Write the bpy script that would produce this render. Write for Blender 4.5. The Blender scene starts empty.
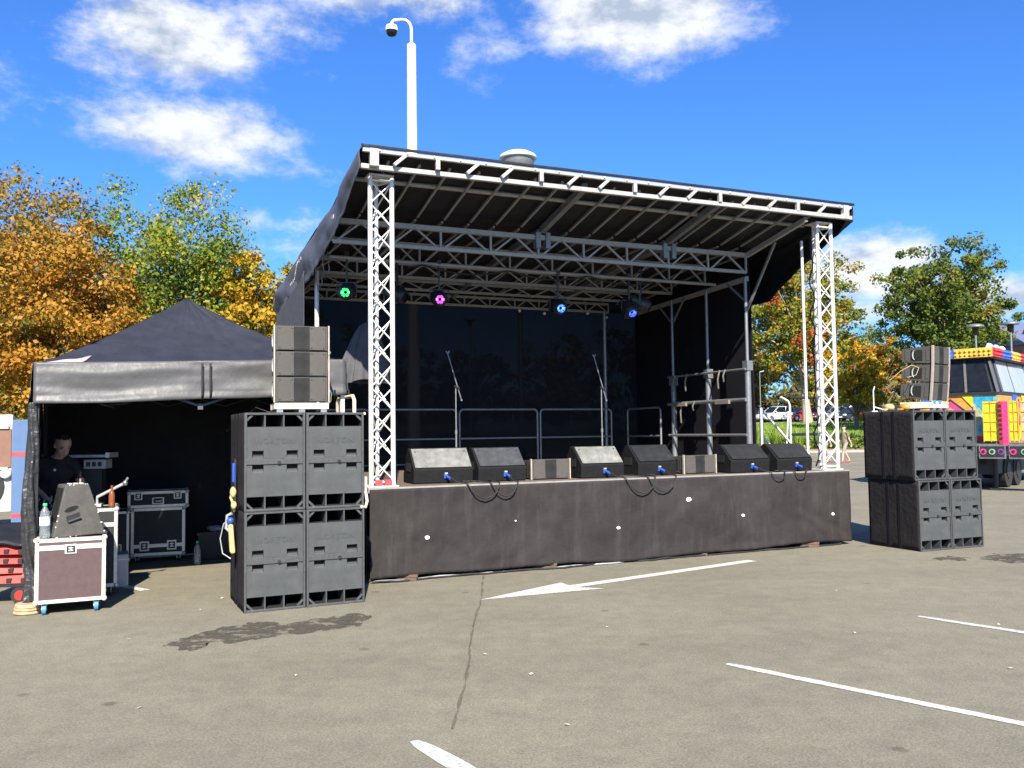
import bpy, bmesh, math, random
import numpy as np
from mathutils import Vector, Matrix, Quaternion, noise
random.seed(7)
SC = bpy.context.scene
COL = SC.collection
PI = math.pi
R = math.radians

# ---------------------------------------------------------------- materials
MATS = {}
def nodes_of(m):
    m.use_nodes = True
    nt = m.node_tree
    return nt, nt.nodes, nt.links
def mat(name, col, rough=.6, metal=0., var=.12, scale=6., bump=0., bscale=60., spec=.5, col2=None, rvar=.12, trans=0., coat=0., emit=None, estr=0.):
    """principled surface whose colour, gloss and relief vary with procedural noise"""
    m = bpy.data.materials.new(name); MATS[name] = m
    nt, N, L = nodes_of(m)
    b = N['Principled BSDF']
    tc = N.new('ShaderNodeTexCoord')
    n1 = N.new('ShaderNodeTexNoise'); n1.inputs['Scale'].default_value = scale; n1.inputs['Detail'].default_value = 6; n1.inputs['Roughness'].default_value = .65
    L.new(tc.outputs['Object'], n1.inputs['Vector'])
    cr = N.new('ShaderNodeValToRGB')
    a = [max(0, c*(1-var)) for c in col]
    z = [min(1, c*(1+var)) for c in col] if col2 is None else list(col2)
    cr.color_ramp.elements[0].color = (*a, 1); cr.color_ramp.elements[1].color = (*z, 1)
    cr.color_ramp.elements[0].position = .3; cr.color_ramp.elements[1].position = .7
    L.new(n1.outputs['Fac'], cr.inputs['Fac']); L.new(cr.outputs['Color'], b.inputs['Base Color'])
    mr = N.new('ShaderNodeMapRange'); mr.inputs['To Min'].default_value = max(.03, rough-rvar); mr.inputs['To Max'].default_value = min(1, rough+rvar)
    n2 = N.new('ShaderNodeTexNoise'); n2.inputs['Scale'].default_value = scale*2.7; n2.inputs['Detail'].default_value = 4
    L.new(tc.outputs['Object'], n2.inputs['Vector'])
    L.new(n2.outputs['Fac'], mr.inputs['Value']); L.new(mr.outputs['Result'], b.inputs['Roughness'])
    b.inputs['Metallic'].default_value = metal
    b.inputs['Specular IOR Level'].default_value = spec
    b.inputs['Transmission Weight'].default_value = trans
    b.inputs['Coat Weight'].default_value = coat
    if bump:
        n3 = N.new('ShaderNodeTexNoise'); n3.inputs['Scale'].default_value = bscale; n3.inputs['Detail'].default_value = 3
        L.new(tc.outputs['Object'], n3.inputs['Vector'])
        bp = N.new('ShaderNodeBump'); bp.inputs['Strength'].default_value = bump; bp.inputs['Distance'].default_value = .02
        L.new(n3.outputs['Fac'], bp.inputs['Height']); L.new(bp.outputs['Normal'], b.inputs['Normal'])
    if emit:
        b.inputs['Emission Color'].default_value = (*emit, 1); b.inputs['Emission Strength'].default_value = estr
    return m
def M(n): return MATS[n]

mat('deck_ply', (.13,.10,.08), .7, bump=.2)
mat('skirt_cloth', (.025,.0215,.022), .85, var=.2, scale=1.6, bump=1.0, bscale=5, spec=.2, col2=(.035,.031,.031))
mat('roof_cloth', (.009,.009,.012), .6, var=.2, scale=3, bump=.3, bscale=8, spec=.35)
mat('roof_cloth_outer', (.075,.074,.092), .55, var=.15, scale=3, bump=.4, bscale=7, spec=.4)
mat('curtain_cloth', (.009,.0085,.012), .9, var=.2, scale=3, spec=.15)
mat('panel_cloth', (.06,.058,.066), .8, var=.15, scale=5, bump=.4, bscale=10)
mat('tent_top', (.020,.0215,.031), .62, var=.25, scale=4, bump=.35, bscale=9, spec=.35)
mat('tent_valance', (.070,.068,.070), .48, var=.15, scale=5, bump=.5, bscale=6, spec=.5)
mat('tent_wall', (.012,.012,.018), .85, var=.2, scale=3, bump=.4, bscale=7)
mat('tent_pale', (.36,.29,.30), .7)
mat('strap_grey', (.17,.15,.13), .8)
mat('gather_cloth', (.026,.025,.025), .38, var=.3, scale=9, bump=.9, bscale=16, spec=.5)
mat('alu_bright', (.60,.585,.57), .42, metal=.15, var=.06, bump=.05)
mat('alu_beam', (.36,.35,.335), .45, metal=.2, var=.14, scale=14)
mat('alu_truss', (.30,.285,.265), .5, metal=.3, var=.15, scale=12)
mat('galv', (.21,.22,.23), .45, metal=.5, var=.18, scale=18)
mat('white_paint', (.56,.565,.575), .45, var=.05, scale=3)
mat('black_plastic', (.018,.018,.02), .5, var=.2)
mat('black_metal', (.014,.014,.016), .45, var=.2)
mat('void_black', (.006,.006,.007), .9, var=.1)
mat('sub_paint', (.056,.060,.063), .66, var=.2, scale=7, bump=.25, bscale=260, spec=.4)
mat('sub_frame', (.054,.056,.058), .5, var=.25, scale=22, bump=.15, bscale=120)
_e = MATS['sub_frame'].node_tree.nodes['Color Ramp'].color_ramp.elements.new(.80); _e.color = (.34,.31,.27,1)
mat('sub_cover', (.020,.017,.0185), .88, var=.22, scale=5, bump=.5, bscale=16, spec=.15)
mat('wedge_body', (.009,.009,.010), .7, var=.25, scale=16, bump=.3, bscale=200, spec=.18)
mat('wedge_worn', (.068,.063,.058), .7, var=.25, scale=14, bump=.15, bscale=160)
mat('array_grey', (.070,.065,.060), .7, spec=.25, var=.1, scale=9, bump=.2, bscale=200)
mat('rail_tan', (.34,.29,.235), .5, var=.15, scale=12)
mat('cream_steel', (.66,.58,.46), .5, var=.12, scale=12)
mat('case_brown', (.072,.042,.044), .62, var=.12, scale=18, bump=.25, bscale=220, col2=(.088,.052,.052))
mat('case_black', (.012,.012,.014), .55, var=.3, scale=20, bump=.2, bscale=200)
mat('case_edge', (.62,.58,.55), .38, metal=.45, var=.12, scale=20)
mat('case_edge_cream', (.66,.58,.50), .45, metal=.1, var=.14, scale=16)
mat('case_grey', (.36,.365,.38), .5, metal=.3, var=.1, scale=8)
mat('rubber_blue', (.06,.22,.42), .55)
mat('rubber_black', (.015,.015,.016), .75)
mat('plastic_green', (.05,.55,.16), .4)
mat('cable_green', (.10,.20,.10), .6)
mat('plastic_blue', (.025,.07,.36), .4)
mat('plastic_red', (.36,.022,.015), .5, var=.2, scale=12)
mat('plastic_yellow', (.50,.40,.17), .6, var=.2, scale=20)
mat('brown_glass', (.22,.07,.03), .15)
mat('label_white', (.75,.8,.78), .5, var=.25, scale=40)
mat('wood', (.42,.29,.17), .7, var=.28, scale=14, bump=.3)
mat('wood_dark', (.10,.06,.042), .75, var=.25, scale=14, bump=.3)
mat('board_blue', (.07,.125,.25), .6, var=.1, scale=4)
mat('tape_red', (.42,.05,.06), .55)
mat('paper_white', (.85,.85,.85), .7, var=.03)
mat('chalk', (.12,.11,.13), .9, var=.3, scale=40)
mat('bark', (.16,.12,.085), .9, var=.35, scale=10, bump=.6, bscale=24)
mat('bark_pale', (.33,.25,.17), .9, var=.3, scale=8, bump=.5, bscale=22)
mat('tyre', (.018,.018,.019), .85)
mat('glass_dark', (.010,.011,.013), .16, spec=.35, var=.3)
mat('glass_pale', (.32,.34,.34), .12, spec=.6, var=.15, scale=1.2)
mat('chrome', (.6,.6,.6), .25, metal=.9)
mat('plate_yellow', (.75,.55,.05), .5)
mat('lamp_red', (.55,.02,.02), .25)
mat('lamp_clear', (.7,.72,.74), .15)
for n, c in dict(car_silver=(.50,.52,.55), car_red=(.50,.02,.025), car_grey=(.16,.17,.18), car_black=(.012,.013,.016), car_navy=(.02,.03,.06), car_white=(.72,.73,.74), car_green=(.03,.05,.045)).items():
    mat(n, c, .3, var=.05, coat=.6)
for n, c in dict(fun_yellow=(.66,.47,.015), fun_orange=(.50,.23,.045), fun_pink=(.52,.04,.17), fun_blue=(.025,.25,.40), fun_deepblue=(.025,.10,.45), fun_red=(.42,.02,.03), fun_teal=(.20,.33,.24), fun_grey=(.13,.13,.13), fun_cream=(.42,.34,.20), fun_dark=(.02,.019,.02), fun_purple=(.17,.045,.24), fun_amber=(.58,.33,.04)).items():
    mat(n, c, .5, var=.30, scale=7, bump=.1)
mat('skin', (.52,.33,.25), .55, var=.06, scale=14, spec=.4)
mat('hair_dark', (.018,.012,.010), .6, var=.35, scale=60)
mat('shirt_black', (.012,.012,.015), .85, var=.2)
mat('trousers_dark', (.02,.022,.03), .85)
mat('trousers_pale', (.24,.22,.19), .85)
mat('shoe_red', (.45,.05,.06), .6)
mat('shirt_yellow', (.16,.14,.08), .85)
mat('shirt_pale', (.50,.47,.44), .85)
mat('trailer_white', (.40,.40,.365), .5, var=.06)
mat('panel_brown', (.19,.10,.07), .7)
mat('brick_red', (.22,.13,.10), .85, var=.2)
mat('roof_slate', (.10,.12,.21), .7, var=.12)
mat('concrete', (.30,.28,.25), .85, var=.15, scale=8, bump=.3, bscale=90)
mat('soil', (.17,.115,.075), .95, var=.3, scale=3, bump=.5)
mat('hill_green', (.05,.07,.045), .95, var=.3, scale=.05)

def dust_skirt():
    nt, N, L = nodes_of(MATS['skirt_cloth']); b = N['Principled BSDF']; src = b.inputs['Base Color'].links[0].from_socket
    tc = N.new('ShaderNodeTexCoord'); mp = N.new('ShaderNodeMapping'); mp.inputs['Scale'].default_value = (4.5, 1, .7); L.new(tc.outputs['Object'], mp.inputs['Vector'])
    n = N.new('ShaderNodeTexNoise'); n.inputs['Scale'].default_value = 1.6; n.inputs['Detail'].default_value = 7; n.inputs['Roughness'].default_value = .7; L.new(mp.outputs[0], n.inputs['Vector'])
    cr = N.new('ShaderNodeValToRGB'); cr.color_ramp.elements[0].position = .50; cr.color_ramp.elements[1].position = .80; L.new(n.outputs['Fac'], cr.inputs['Fac'])
    x = N.new('ShaderNodeMix'); x.data_type = 'RGBA'; L.new(cr.outputs['Color'], x.inputs['Factor']); L.new(src, x.inputs[6]); x.inputs[7].default_value = (.047,.042,.042,1); L.new(x.outputs[2], b.inputs['Base Color'])
dust_skirt()
def paint_line_mat():
    m = mat('road_paint', (.74,.73,.68), .75, var=.06, scale=3)
    nt, N, L = nodes_of(m); b = N['Principled BSDF']
    tc = N.new('ShaderNodeTexCoord'); n = N.new('ShaderNodeTexNoise'); n.inputs['Scale'].default_value = 38; n.inputs['Detail'].default_value = 8; n.inputs['Roughness'].default_value = .75
    L.new(tc.outputs['Object'], n.inputs['Vector'])
    cr = N.new('ShaderNodeValToRGB'); cr.color_ramp.elements[0].position = .40; cr.color_ramp.elements[1].position = .55
    cr.color_ramp.elements[0].color = (.30,.28,.25,1); cr.color_ramp.elements[1].color = (.56,.55,.51,1)
    L.new(n.outputs['Fac'], cr.inputs['Fac']); L.new(cr.outputs['Color'], b.inputs['Base Color'])
paint_line_mat()

def asphalt_mat(name, base, warm):
    m = bpy.data.materials.new(name); MATS[name] = m
    nt, N, L = nodes_of(m); b = N['Principled BSDF']
    tc = N.new('ShaderNodeTexCoord')
    def nz(s, d=4, r=.6):
        n = N.new('ShaderNodeTexNoise'); n.inputs['Scale'].default_value = s; n.inputs['Detail'].default_value = d; n.inputs['Roughness'].default_value = r
        L.new(tc.outputs['Object'], n.inputs['Vector']); return n
    big = nz(.35, 6, .62); mid = nz(4.5, 5, .7); grit = nz(75, 3, .75)
    vor = N.new('ShaderNodeTexVoronoi'); vor.inputs['Scale'].default_value = 90; L.new(tc.outputs['Object'], vor.inputs['Vector'])
    def ramp(src, p0, c0, p1, c1):
        r = N.new('ShaderNodeValToRGB'); e = r.color_ramp.elements
        e[0].position, e[1].position = p0, p1; e[0].color, e[1].color = (*c0, 1), (*c1, 1)
        L.new(src, r.inputs['Fac']); return r.outputs['Color']
    def mul(a, c, f):
        x = N.new('ShaderNodeMix'); x.data_type = 'RGBA'; x.blend_type = 'MULTIPLY'; x.inputs['Factor'].default_value = f
        L.new(a, x.inputs[6]); L.new(c, x.inputs[7]); return x.outputs[2]
    c = ramp(big.outputs['Fac'], .3, [v*.90 for v in base], .72, [v*1.07 for v in warm])
    c = mul(c, ramp(mid.outputs['Fac'], .3, (.84,.84,.85), .62, (1.05,1.04,1.02)), 1)
    c = mul(c, ramp(grit.outputs['Fac'], .34, (.70,.70,.71), .66, (1.25,1.24,1.21)), 1)
    c = mul(c, ramp(vor.outputs['Color'], .1, (.8,.8,.8), .9, (1.2,1.2,1.2)), .6)
    # round oil drips and small dark spots
    v2 = N.new('ShaderNodeTexVoronoi'); v2.inputs['Scale'].default_value = 1.35; L.new(tc.outputs['Object'], v2.inputs['Vector'])
    wob = nz(9, 3); ad = N.new('ShaderNodeMath'); ad.operation = 'MULTIPLY_ADD'; ad.inputs[1].default_value = .09; L.new(wob.outputs['Fac'], ad.inputs[0]); L.new(v2.outputs['Distance'], ad.inputs[2])
    c = mul(c, ramp(ad.outputs[0], .085, (.55,.54,.54), .115, (1,1,1)), .75)
    # long faint bands where tyres have run
    mp = N.new('ShaderNodeMapping'); mp.inputs['Rotation'].default_value = (0,0,.62); mp.inputs['Scale'].default_value = (.10,1.5,1); L.new(tc.outputs['Object'], mp.inputs['Vector'])
    tn = N.new('ShaderNodeTexNoise'); tn.inputs['Scale'].default_value = 1.0; tn.inputs['Detail'].default_value = 5; tn.inputs['Roughness'].default_value = .6; L.new(mp.outputs[0], tn.inputs['Vector'])
    c = mul(c, ramp(tn.outputs['Fac'], .36, (.88,.88,.88), .56, (1.03,1.03,1.03)), .5)
    L.new(c, b.inputs['Base Color']); b.inputs['Roughness'].default_value = .88; b.inputs['Specular IOR Level'].default_value = .25
    if name == 'asphalt_dark':   # darker film that thins out in ragged tatters
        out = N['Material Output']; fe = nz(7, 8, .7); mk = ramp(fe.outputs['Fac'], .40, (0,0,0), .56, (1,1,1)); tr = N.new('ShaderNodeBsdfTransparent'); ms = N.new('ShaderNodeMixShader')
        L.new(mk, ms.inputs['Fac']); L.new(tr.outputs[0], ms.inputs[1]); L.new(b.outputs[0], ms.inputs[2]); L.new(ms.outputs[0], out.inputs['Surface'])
    bp = N.new('ShaderNodeBump'); bp.inputs['Strength'].default_value = .4; bp.inputs['Distance'].default_value = .006
    L.new(grit.outputs['Fac'], bp.inputs['Height']); L.new(bp.outputs['Normal'], b.inputs['Normal'])
asphalt_mat('asphalt', (.184,.171,.132), (.197,.182,.139))
asphalt_mat('road_asphalt', (.19,.172,.15), (.21,.19,.165))
asphalt_mat('asphalt_dark', (.070,.066,.053), (.078,.073,.058))
asphalt_mat('asphalt_seam', (.108,.102,.078), (.118,.110,.084))

def leaf_mat(name, cols, trans=.35):
    m = bpy.data.materials.new(name); MATS[name] = m
    nt, N, L = nodes_of(m); out = N['Material Output']; N.remove(N['Principled BSDF'])
    g = N.new('ShaderNodeNewGeometry'); tc = N.new('ShaderNodeTexCoord')
    n = N.new('ShaderNodeTexNoise'); n.inputs['Scale'].default_value = .55; n.inputs['Detail'].default_value = 3
    L.new(tc.outputs['Object'], n.inputs['Vector'])
    mx = N.new('ShaderNodeMath'); mx.operation = 'MULTIPLY_ADD'; mx.inputs[1].default_value = .42
    s = N.new('ShaderNodeMath'); s.operation = 'MULTIPLY_ADD'; s.inputs[1].default_value = 1.9; s.inputs[2].default_value = -.66
    L.new(n.outputs['Fac'], s.inputs[0]); L.new(g.outputs['Random Per Island'], mx.inputs[0]); L.new(s.outputs[0], mx.inputs[2])
    cr = N.new('ShaderNodeValToRGB'); e = cr.color_ramp.elements
    while len(e) < len(cols): e.new(.5)
    for i, c in enumerate(cols): e[i].position = .08 + .84*i/(len(cols)-1); e[i].color = (*c, 1)
    L.new(mx.outputs[0], cr.inputs['Fac'])
    d = N.new('ShaderNodeBsdfPrincipled'); d.inputs['Roughness'].default_value = .55; d.inputs['Specular IOR Level'].default_value = .3
    t = N.new('ShaderNodeBsdfTranslucent'); ms = N.new('ShaderNodeMixShader'); ms.inputs['Fac'].default_value = trans
    L.new(cr.outputs['Color'], d.inputs['Base Color']); L.new(cr.outputs['Color'], t.inputs['Color'])
    L.new(d.outputs[0], ms.inputs[1]); L.new(t.outputs[0], ms.inputs[2]); L.new(ms.outputs[0], out.inputs['Surface'])
leaf_mat('leaf_orange', [(.10,.12,.025),(.24,.16,.022),(.38,.19,.022),(.47,.235,.026),(.34,.14,.022)])
leaf_mat('leaf_rust', [(.08,.10,.025),(.17,.145,.025),(.28,.18,.028),(.37,.215,.03),(.15,.16,.035)])
leaf_mat('leaf_green', [(0.050,0.089,0.014),(0.099,0.164,0.022),(0.165,0.223,0.024),(0.281,0.283,0.030),(0.446,0.327,0.036)])
leaf_mat('leaf_gold', [(0.126,0.154,0.022),(0.294,0.242,0.020),(0.462,0.319,0.020),(0.525,0.275,0.020),(0.294,0.242,0.022)])
leaf_mat('leaf_maple', [(0.068,0.106,0.018),(0.121,0.163,0.022),(0.216,0.213,0.026),(0.338,0.263,0.030),(0.446,0.237,0.030)])
leaf_mat('leaf_deep', [(0.047,0.081,0.015),(0.076,0.117,0.018),(0.108,0.154,0.024),(0.162,0.181,0.030),(0.259,0.181,0.030)])
leaf_mat('leaf_red', [(.30,.05,.02),(.42,.06,.025),(.45,.10,.03),(.36,.12,.03)])
leaf_mat('leaf_mauve', [(.10,.06,.03),(.20,.09,.04),(.26,.10,.05),(.17,.10,.04)])
leaf_mat('leaf_olive', [(.06,.065,.02),(.11,.10,.025),(.16,.13,.03),(.20,.14,.03)])
leaf_mat('leaf_hedge', [(.045,.075,.012),(.08,.12,.02),(.14,.18,.03),(.20,.20,.05)])
leaf_mat('grass_blade', [(.10,.17,.02),(.15,.23,.03),(.21,.28,.04),(.27,.29,.07)], .2)

def grass_mat():
    m = mat('lawn', (.11,.20,.025), .9, var=.25, scale=.8, bump=.8, bscale=18, spec=.15, col2=(.17,.26,.04))
grass_mat()

def grille_mat(name, base, hole, scale):
    m = bpy.data.materials.new(name); MATS[name] = m
    nt, N, L = nodes_of(m); b = N['Principled BSDF']
    tc = N.new('ShaderNodeTexCoord'); v = N.new('ShaderNodeTexVoronoi'); v.inputs['Scale'].default_value = scale; v.inputs['Randomness'].default_value = .25
    L.new(tc.outputs['Object'], v.inputs['Vector'])
    n = N.new('ShaderNodeTexNoise'); n.inputs['Scale'].default_value = 9; n.inputs['Detail'].default_value = 6; L.new(tc.outputs['Object'], n.inputs['Vector'])
    cr = N.new('ShaderNodeValToRGB'); cr.color_ramp.elements[0].position = .28; cr.color_ramp.elements[1].position = .45
    cr.color_ramp.elements[0].color = (*hole, 1); cr.color_ramp.elements[1].color = (*base, 1)
    L.new(v.outputs['Distance'], cr.inputs['Fac'])
    x = N.new('ShaderNodeMix'); x.data_type = 'RGBA'; x.blend_type = 'MULTIPLY'; x.inputs['Factor'].default_value = .8
    r2 = N.new('ShaderNodeValToRGB'); r2.color_ramp.elements[0].position = .3; r2.color_ramp.elements[0].color = (.6,.6,.6,1); r2.color_ramp.elements[1].position = .7; r2.color_ramp.elements[1].color = (1.25,1.25,1.25,1)
    L.new(n.outputs['Fac'], r2.inputs['Fac']); L.new(cr.outputs['Color'], x.inputs[6]); L.new(r2.outputs['Color'], x.inputs[7])
    L.new(x.outputs[2], b.inputs['Base Color']); b.inputs['Roughness'].default_value = .72; b.inputs['Specular IOR Level'].default_value = .2
    bp = N.new('ShaderNodeBump'); bp.inputs['Strength'].default_value = .4; bp.inputs['Distance'].default_value = .004
    L.new(v.outputs['Distance'], bp.inputs['Height']); L.new(bp.outputs['Normal'], b.inputs['Normal'])
grille_mat('grille_dark', (.020,.020,.021), (.004,.004,.004), 70)
grille_mat('grille_black', (.021,.022,.024), (.008,.008,.009), 85)
grille_mat('grille_dusty', (.20,.20,.185), (.07,.07,.068), 85)
grille_mat('grille_mid', (.055,.058,.064), (.018,.018,.02), 85)

def scrim_mat():
    """woven black gauze: most of the light stops, a little passes straight through"""
    m = bpy.data.materials.new('scrim'); MATS['scrim'] = m
    nt, N, L = nodes_of(m); out = N['Material Output']; b = N['Principled BSDF']
    b.inputs['Base Color'].default_value = (.010,.010,.015,1); b.inputs['Roughness'].default_value = .95; b.inputs['Specular IOR Level'].default_value = .1
    tc = N.new('ShaderNodeTexCoord'); w = N.new('ShaderNodeTexNoise'); w.inputs['Scale'].default_value = 3; w.inputs['Detail'].default_value = 6
    L.new(tc.outputs['Object'], w.inputs['Vector'])
    mr = N.new('ShaderNodeMapRange'); mr.inputs['To Min'].default_value = .0028; mr.inputs['To Max'].default_value = .006; L.new(w.outputs['Fac'], mr.inputs['Value'])
    t = N.new('ShaderNodeBsdfTransparent'); ms = N.new('ShaderNodeMixShader')
    L.new(mr.outputs[0], ms.inputs['Fac']); L.new(b.outputs[0], ms.inputs[1]); L.new(t.outputs[0], ms.inputs[2]); L.new(ms.outputs[0], out.inputs['Surface'])
scrim_mat()
def emit_mat(name, col, s):
    m = bpy.data.materials.new(name); MATS[name] = m
    nt, N, L = nodes_of(m); b = N['Principled BSDF']
    b.inputs['Base Color'].default_value = (.02,.02,.02,1); b.inputs['Emission Color'].default_value = (*col, 1); b.inputs['Emission Strength'].default_value = s
emit_mat('led_green', (.02,1,.12), 1.2); emit_mat('led_magenta', (.60,.05,1), 1.3)
emit_mat('led_blue', (.04,.13,1), 1.7); emit_mat('led_deepblue', (.03,.06,1), 1.6)
emit_mat('led_white', (.15,.35,1), 1.2); emit_mat('led_pink', (.9,.25,1), .9); emit_mat('led_lime', (.2,1,.4), .8)
mm = mat('bottle_plastic', (.75,.82,.85), .08, trans=.85, var=.02); mm = None

# ---------------------------------------------------------------- mesh helpers
class MB:
    def __init__(s): s.v = []; s.f = []; s.m = []; s.sm = []; s.X = None; s.mi = 0; s.k = 0; s.pc = []
    def add(s, vs, fs, smooth=False):
        o = len(s.v)
        if s.X is not None: vs = [s.X @ Vector(p) for p in vs]
        s.v += [tuple(p) for p in vs]
        for f in fs: s.f.append(tuple(i+o for i in f)); s.m.append(s.mi); s.sm.append(smooth); s.pc.append(s.k)
    def box(s, x0, x1, y0, y1, z0, z1):
        s.k += 1
        vs = [(x, y, z) for z in (z0, z1) for y in (y0, y1) for x in (x0, x1)]
        s.add(vs, [(0,2,3,1),(4,5,7,6),(0,1,5,4),(2,6,7,3),(0,4,6,2),(1,3,7,5)])
    def hexa(s, b4, t4):
        s.k += 1
        s.add(list(b4)+list(t4), [(3,2,1,0),(4,5,6,7),(0,1,5,4),(1,2,6,5),(2,3,7,6),(3,0,4,7)])
    def bar(s, p0, p1, w, h=None):
        h = h or w; p0 = Vector(p0); p1 = Vector(p1); d = (p1-p0).normalized()
        up = Vector((0,0,1)) if abs(d.z) < .95 else Vector((0,1,0))
        a = d.cross(up).normalized()*w/2; b = a.cross(d).normalized()*h/2
        s.hexa([p0-a-b, p0+a-b, p0+a+b, p0-a+b], [p1-a-b, p1+a-b, p1+a+b, p1-a+b])
    def tube(s, pts, r, n=8, caps=True):
        pts = [Vector(p) for p in pts]; k = len(pts); s.k += 1
        rs = r if isinstance(r, (list, tuple)) else [r]*k
        vs = []; fs = []; ref = None
        for i, p in enumerate(pts):
            d = (pts[min(i+1, k-1)]-pts[max(i-1, 0)])
            d = d.normalized() if d.length > 1e-9 else Vector((0,0,1))
            if ref is None: ref = Vector((0,0,1)) if abs(d.z) < .9 else Vector((1,0,0))
            a = d.cross(ref)
            if a.length < 1e-4: a = d.cross(Vector((.3,.8,.2)))
            a.normalize(); b = d.cross(a).normalized(); ref = a.cross(d)
            for j in range(n):
                t = 2*PI*j/n; vs.append(p + (a*math.cos(t)+b*math.sin(t))*rs[i])
        for i in range(k-1):
            for j in range(n): fs.append((i*n+j, i*n+(j+1) % n, (i+1)*n+(j+1) % n, (i+1)*n+j))
        s.add(vs, fs, True)
        if caps:
            s.add(vs[:n], [tuple(range(n))[::-1]]); s.add(vs[-n:], [tuple(range(n))])
    def lathe(s, prof, c=(0,0,0), n=20, caps=True):
        vs = []; fs = []; c = Vector(c); s.k += 1
        for (r, z) in prof:
            for j in range(n):
                t = 2*PI*j/n; vs.append(c+Vector((r*math.cos(t), r*math.sin(t), z)))
        for i in range(len(prof)-1):
            for j in range(n): fs.append((i*n+j, i*n+(j+1) % n, (i+1)*n+(j+1) % n, (i+1)*n+j))
        s.add(vs, fs, True)
        if caps: s.add(vs[:n], [tuple(range(n))[::-1]]); s.add(vs[-n:], [tuple(range(n))])
    def prism(s, poly, fn, t0, t1):
        """polygon (a, b) extruded from t0 to t1; fn(a, b, t) gives the point"""
        s.k += 1; n = len(poly); vs = [fn(a, b, t0) for a, b in poly]+[fn(a, b, t1) for a, b in poly]
        s.add(vs, [tuple(range(n))[::-1], tuple(range(n, 2*n))]+[(i, (i+1) % n, n+(i+1) % n, n+i) for i in range(n)])
    def sheet(s, fn, nu, nv, smooth=True):
        s.k += 1; vs = [fn(i/nu, j/nv) for j in range(nv+1) for i in range(nu+1)]; w = nu+1
        s.add(vs, [(j*w+i, j*w+i+1, (j+1)*w+i+1, (j+1)*w+i) for j in range(nv) for i in range(nu)], smooth)
    def ball(s, c, r, n=12, m=8, sc=(1,1,1)):
        c = Vector(c); vs = []; s.k += 1
        for i in range(m+1):
            th = PI*i/m
            for j in range(n):
                t = 2*PI*j/n; vs.append(c+Vector((r*sc[0]*math.sin(th)*math.cos(t), r*sc[1]*math.sin(th)*math.sin(t), r*sc[2]*math.cos(th))))
        s.add(vs, [(i*n+j, (i+1)*n+j, (i+1)*n+(j+1) % n, i*n+(j+1) % n) for i in range(m) for j in range(n)], True)
    def parts(s, name, mats, parent=None, **kw):
        """every piece added so far becomes an object of its own"""
        out = []
        for k in sorted(set(s.pc)):
            b = MB(); ids = {}
            for f, m, sm, p in zip(s.f, s.m, s.sm, s.pc):
                if p != k: continue
                for i in f:
                    if i not in ids: ids[i] = len(b.v); b.v.append(s.v[i])
                b.f.append(tuple(ids[i] for i in f)); b.m.append(m); b.sm.append(sm)
            out.append(b.build(name, mats, parent, **kw))
        return out
    def build(s, name, mats, parent=None, bevel=0, solid=0, loc=None):
        me = bpy.data.meshes.new(name); me.from_pydata(s.v, [], s.f)
        if not isinstance(mats, (list, tuple)): mats = [mats]
        for m in mats: me.materials.append(M(m) if isinstance(m, str) else m)
        me.polygons.foreach_set('material_index', s.m); me.polygons.foreach_set('use_smooth', s.sm)
        if len(s.f) < 40000:
            bm = bmesh.new(); bm.from_mesh(me); bmesh.ops.remove_doubles(bm, verts=bm.verts, dist=1e-6) if bevel else None
            bmesh.ops.dissolve_degenerate(bm, dist=1e-7, edges=bm.edges)
            if not solid: bmesh.ops.recalc_face_normals(bm, faces=bm.faces)
            bm.to_mesh(me); bm.free()
        me.update()
        o = bpy.data.objects.new(name, me); COL.objects.link(o)
        if parent: o.parent = parent
        if loc is not None: o.location = loc
        if solid:
            q = o.modifiers.new('thick', 'SOLIDIFY'); q.thickness = solid; q.offset = 0
        if bevel:
            q = o.modifiers.new('edge', 'BEVEL'); q.width = bevel; q.segments = 2; q.limit_method = 'ANGLE'; q.angle_limit = R(40)
        return o
def tag(o, label, cat, group=None, kind=None):
    o['label'] = label; o['category'] = cat
    if group: o['group'] = group
    if kind: o['kind'] = kind
    return o
def thing(name, label, cat, loc=(0,0,0), rz=0, group=None):
    o = bpy.data.objects.new(name, None); COL.objects.link(o); o.empty_display_size = .2
    o.location = loc; o.rotation_euler = (0,0,rz)
    return tag(o, label, cat, group)
def kids(o): return [c for c in bpy.data.objects if c.parent == o]
def copy_thing(src, label, loc, rz=None, rot=None):
    def rec(o, par):
        c = o.copy(); COL.objects.link(c); c.parent = par
        for k in kids(o): rec(k, c)
        return c
    r = rec(src, None); r['label'] = label; r.location = loc
    if rz is not None: r.rotation_euler = (0,0,rz)
    if rot is not None: r.rotation_euler = rot
    return r
def setting(o): o['kind'] = 'structure'; return o
def text_mesh(txt, size, extr, bold=0.):
    cu = bpy.data.curves.new('lettering', 'FONT'); cu.body = txt; cu.size = size; cu.extrude = extr; cu.align_x = 'CENTER'; cu.align_y = 'CENTER'; cu.offset = bold; cu.resolution_u = 3; cu.space_character = 1.18
    o = bpy.data.objects.new('lettering', cu); COL.objects.link(o)
    dg = bpy.context.evaluated_depsgraph_get(); me = bpy.data.meshes.new_from_object(o.evaluated_get(dg))
    bpy.data.objects.remove(o); bpy.data.curves.remove(cu); return me
def nz(x, y, z=0.): return noise.noise(Vector((x, y, z)))

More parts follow.
